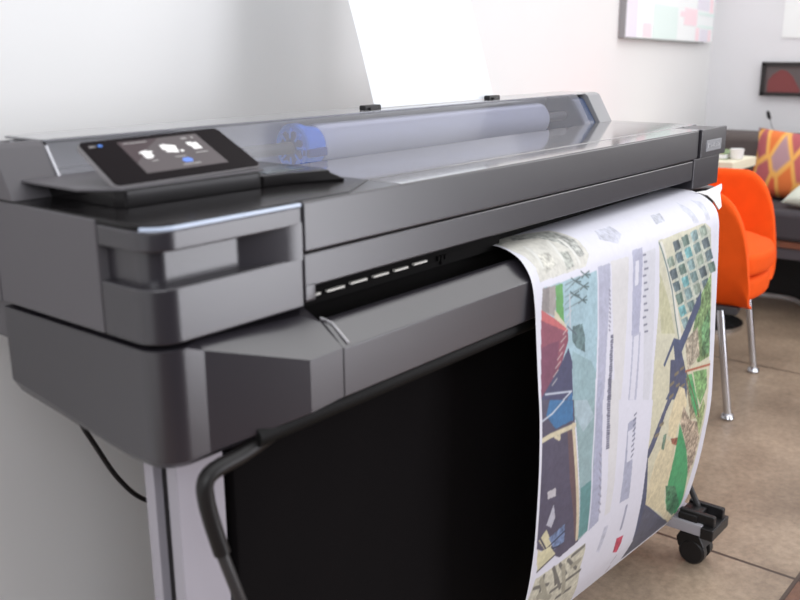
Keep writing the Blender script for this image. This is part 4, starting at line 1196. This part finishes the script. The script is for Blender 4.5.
add_prism(bm, [(y, z) for y, z in t_], WX - .0215, WX - .0195, 0, axis='x')
finish(bm, 'red_shape', mat('dull red print', srgb(128, 62, 62), .5), PF)
bm = bmesh.new(); add_box(bm, (WX - .006, .40, 1.033), (WX - .001, .692, 1.40))
o = finish(bm, 'wall_sheet', mat('white card', srgb(246, 248, 247), .7), None, smooth=False); tag(o, 'plain white sheet fixed to the right wall above the dark framed picture', 'paper')
# reading lamp-like stem with black tip standing behind the sofa
bm = bmesh.new()
add_tube(bm, smooth_path([(3.68, .655, .0), (3.68, .655, .4), (3.68, .66, .62), (3.68, .675, .665), (3.68, .688, .70)], 6), .0022, 8)
ST = finish(bm, 'thin_cord', mat('grey stem', srgb(150, 150, 152), .5), None); tag(ST, 'thin grey cord with a small black plug against the right wall above the patterned cushion', 'cord')
bm = bmesh.new(); add_tube(bm, [(3.68, .686, .696), (3.68, .690, .703), (3.68, .697, .722), (3.68, .700, .732)], [.004, .008, .008, .003], 12)
finish(bm, 'plug', M['black'], ST)
# pale cable on the floor at the foot of the sofa
bm = bmesh.new()
add_tube(bm, smooth_path([(2.9, .80, .010), (3.12, .70, .010), (3.30, .61, .010), (3.34, .54, .010), (3.35, .47, .010), (3.33, .40, .010), (3.22, .30, .010), (3.1, .1, .010)], 8), .010, 10)
o = finish(bm, 'floor_cable', mat('pale grey cable', srgb(176, 172, 170), .5), None); tag(o, 'thick pale grey cable curving over the floor at the foot of the sofa', 'cable')

# ------------------------------------------------------------------ light
def area(name, loc, target, size, energy, col=(1, 1, 1), sy=None):
    d = bpy.data.lights.new(name, 'AREA'); d.energy = energy; d.color = col
    d.shape = 'RECTANGLE'; d.size = size; d.size_y = sy or size
    o = bpy.data.objects.new(name, d); link(o); o.location = loc
    o.rotation_euler = (Vector(target) - Vector(loc)).to_track_quat('-Z', 'Y').to_euler()
    return o
for a_ in LIGHTS: area(*a_)
wd = bpy.data.worlds.new('World'); SC.world = wd; wd.use_nodes = True
nt = wd.node_tree; N = nt.nodes; Lk = nt.links; bg = N['Background']
tc = N.new('ShaderNodeTexCoord')
dt = N.new('ShaderNodeVectorMath'); dt.operation = 'DOT_PRODUCT'; dt.inputs[1].default_value = WORLD_DIR
Lk.new(tc.outputs['Generated'], dt.inputs[0])
mr = N.new('ShaderNodeMapRange'); mr.inputs['From Min'].default_value = -1; mr.inputs['From Max'].default_value = 1
Lk.new(dt.outputs['Value'], mr.inputs['Value'])
rp = N.new('ShaderNodeValToRGB')
for i, (p, v) in enumerate(WORLD_RAMP):
    e = rp.color_ramp.elements[i] if i < 2 else rp.color_ramp.elements.new(p)
    e.position = p; e.color = (v, v, v * 1.03, 1)
Lk.new(mr.outputs[0], rp.inputs['Fac']); Lk.new(rp.outputs['Color'], bg.inputs['Color']); bg.inputs['Strength'].default_value = WORLD_STR

# ------------------------------------------------------------------ camera
cam = bpy.data.cameras.new('Camera'); co_ = bpy.data.objects.new('Camera', cam); link(co_)
cpos = Vector(CAM_POS); yaw, pitch, roll = CAM_ANG
Fd = Vector((-math.sin(yaw) * math.cos(pitch), math.cos(yaw) * math.cos(pitch), math.sin(pitch)))
Rv = Fd.cross(Vector((0, 0, 1))).normalized(); Uv = Rv.cross(Fd)
c, s_ = math.cos(roll), math.sin(roll)
R2 = Rv * c + Uv * s_; U2 = Uv * c - Rv * s_
co_.matrix_world = Matrix(((R2.x, U2.x, -Fd.x, cpos.x), (R2.y, U2.y, -Fd.y, cpos.y), (R2.z, U2.z, -Fd.z, cpos.z), (0, 0, 0, 1)))
cam.sensor_width = 36; cam.lens = CAM_F * 36 / 800; cam.clip_start = .02
cam.dof.use_dof = True; cam.dof.focus_distance = 1.55; cam.dof.aperture_fstop = 5.0
SC.camera = co_
SC.view_settings.view_transform = 'Standard'
SC.view_settings.look = 'None'
SC.view_settings.exposure = 0
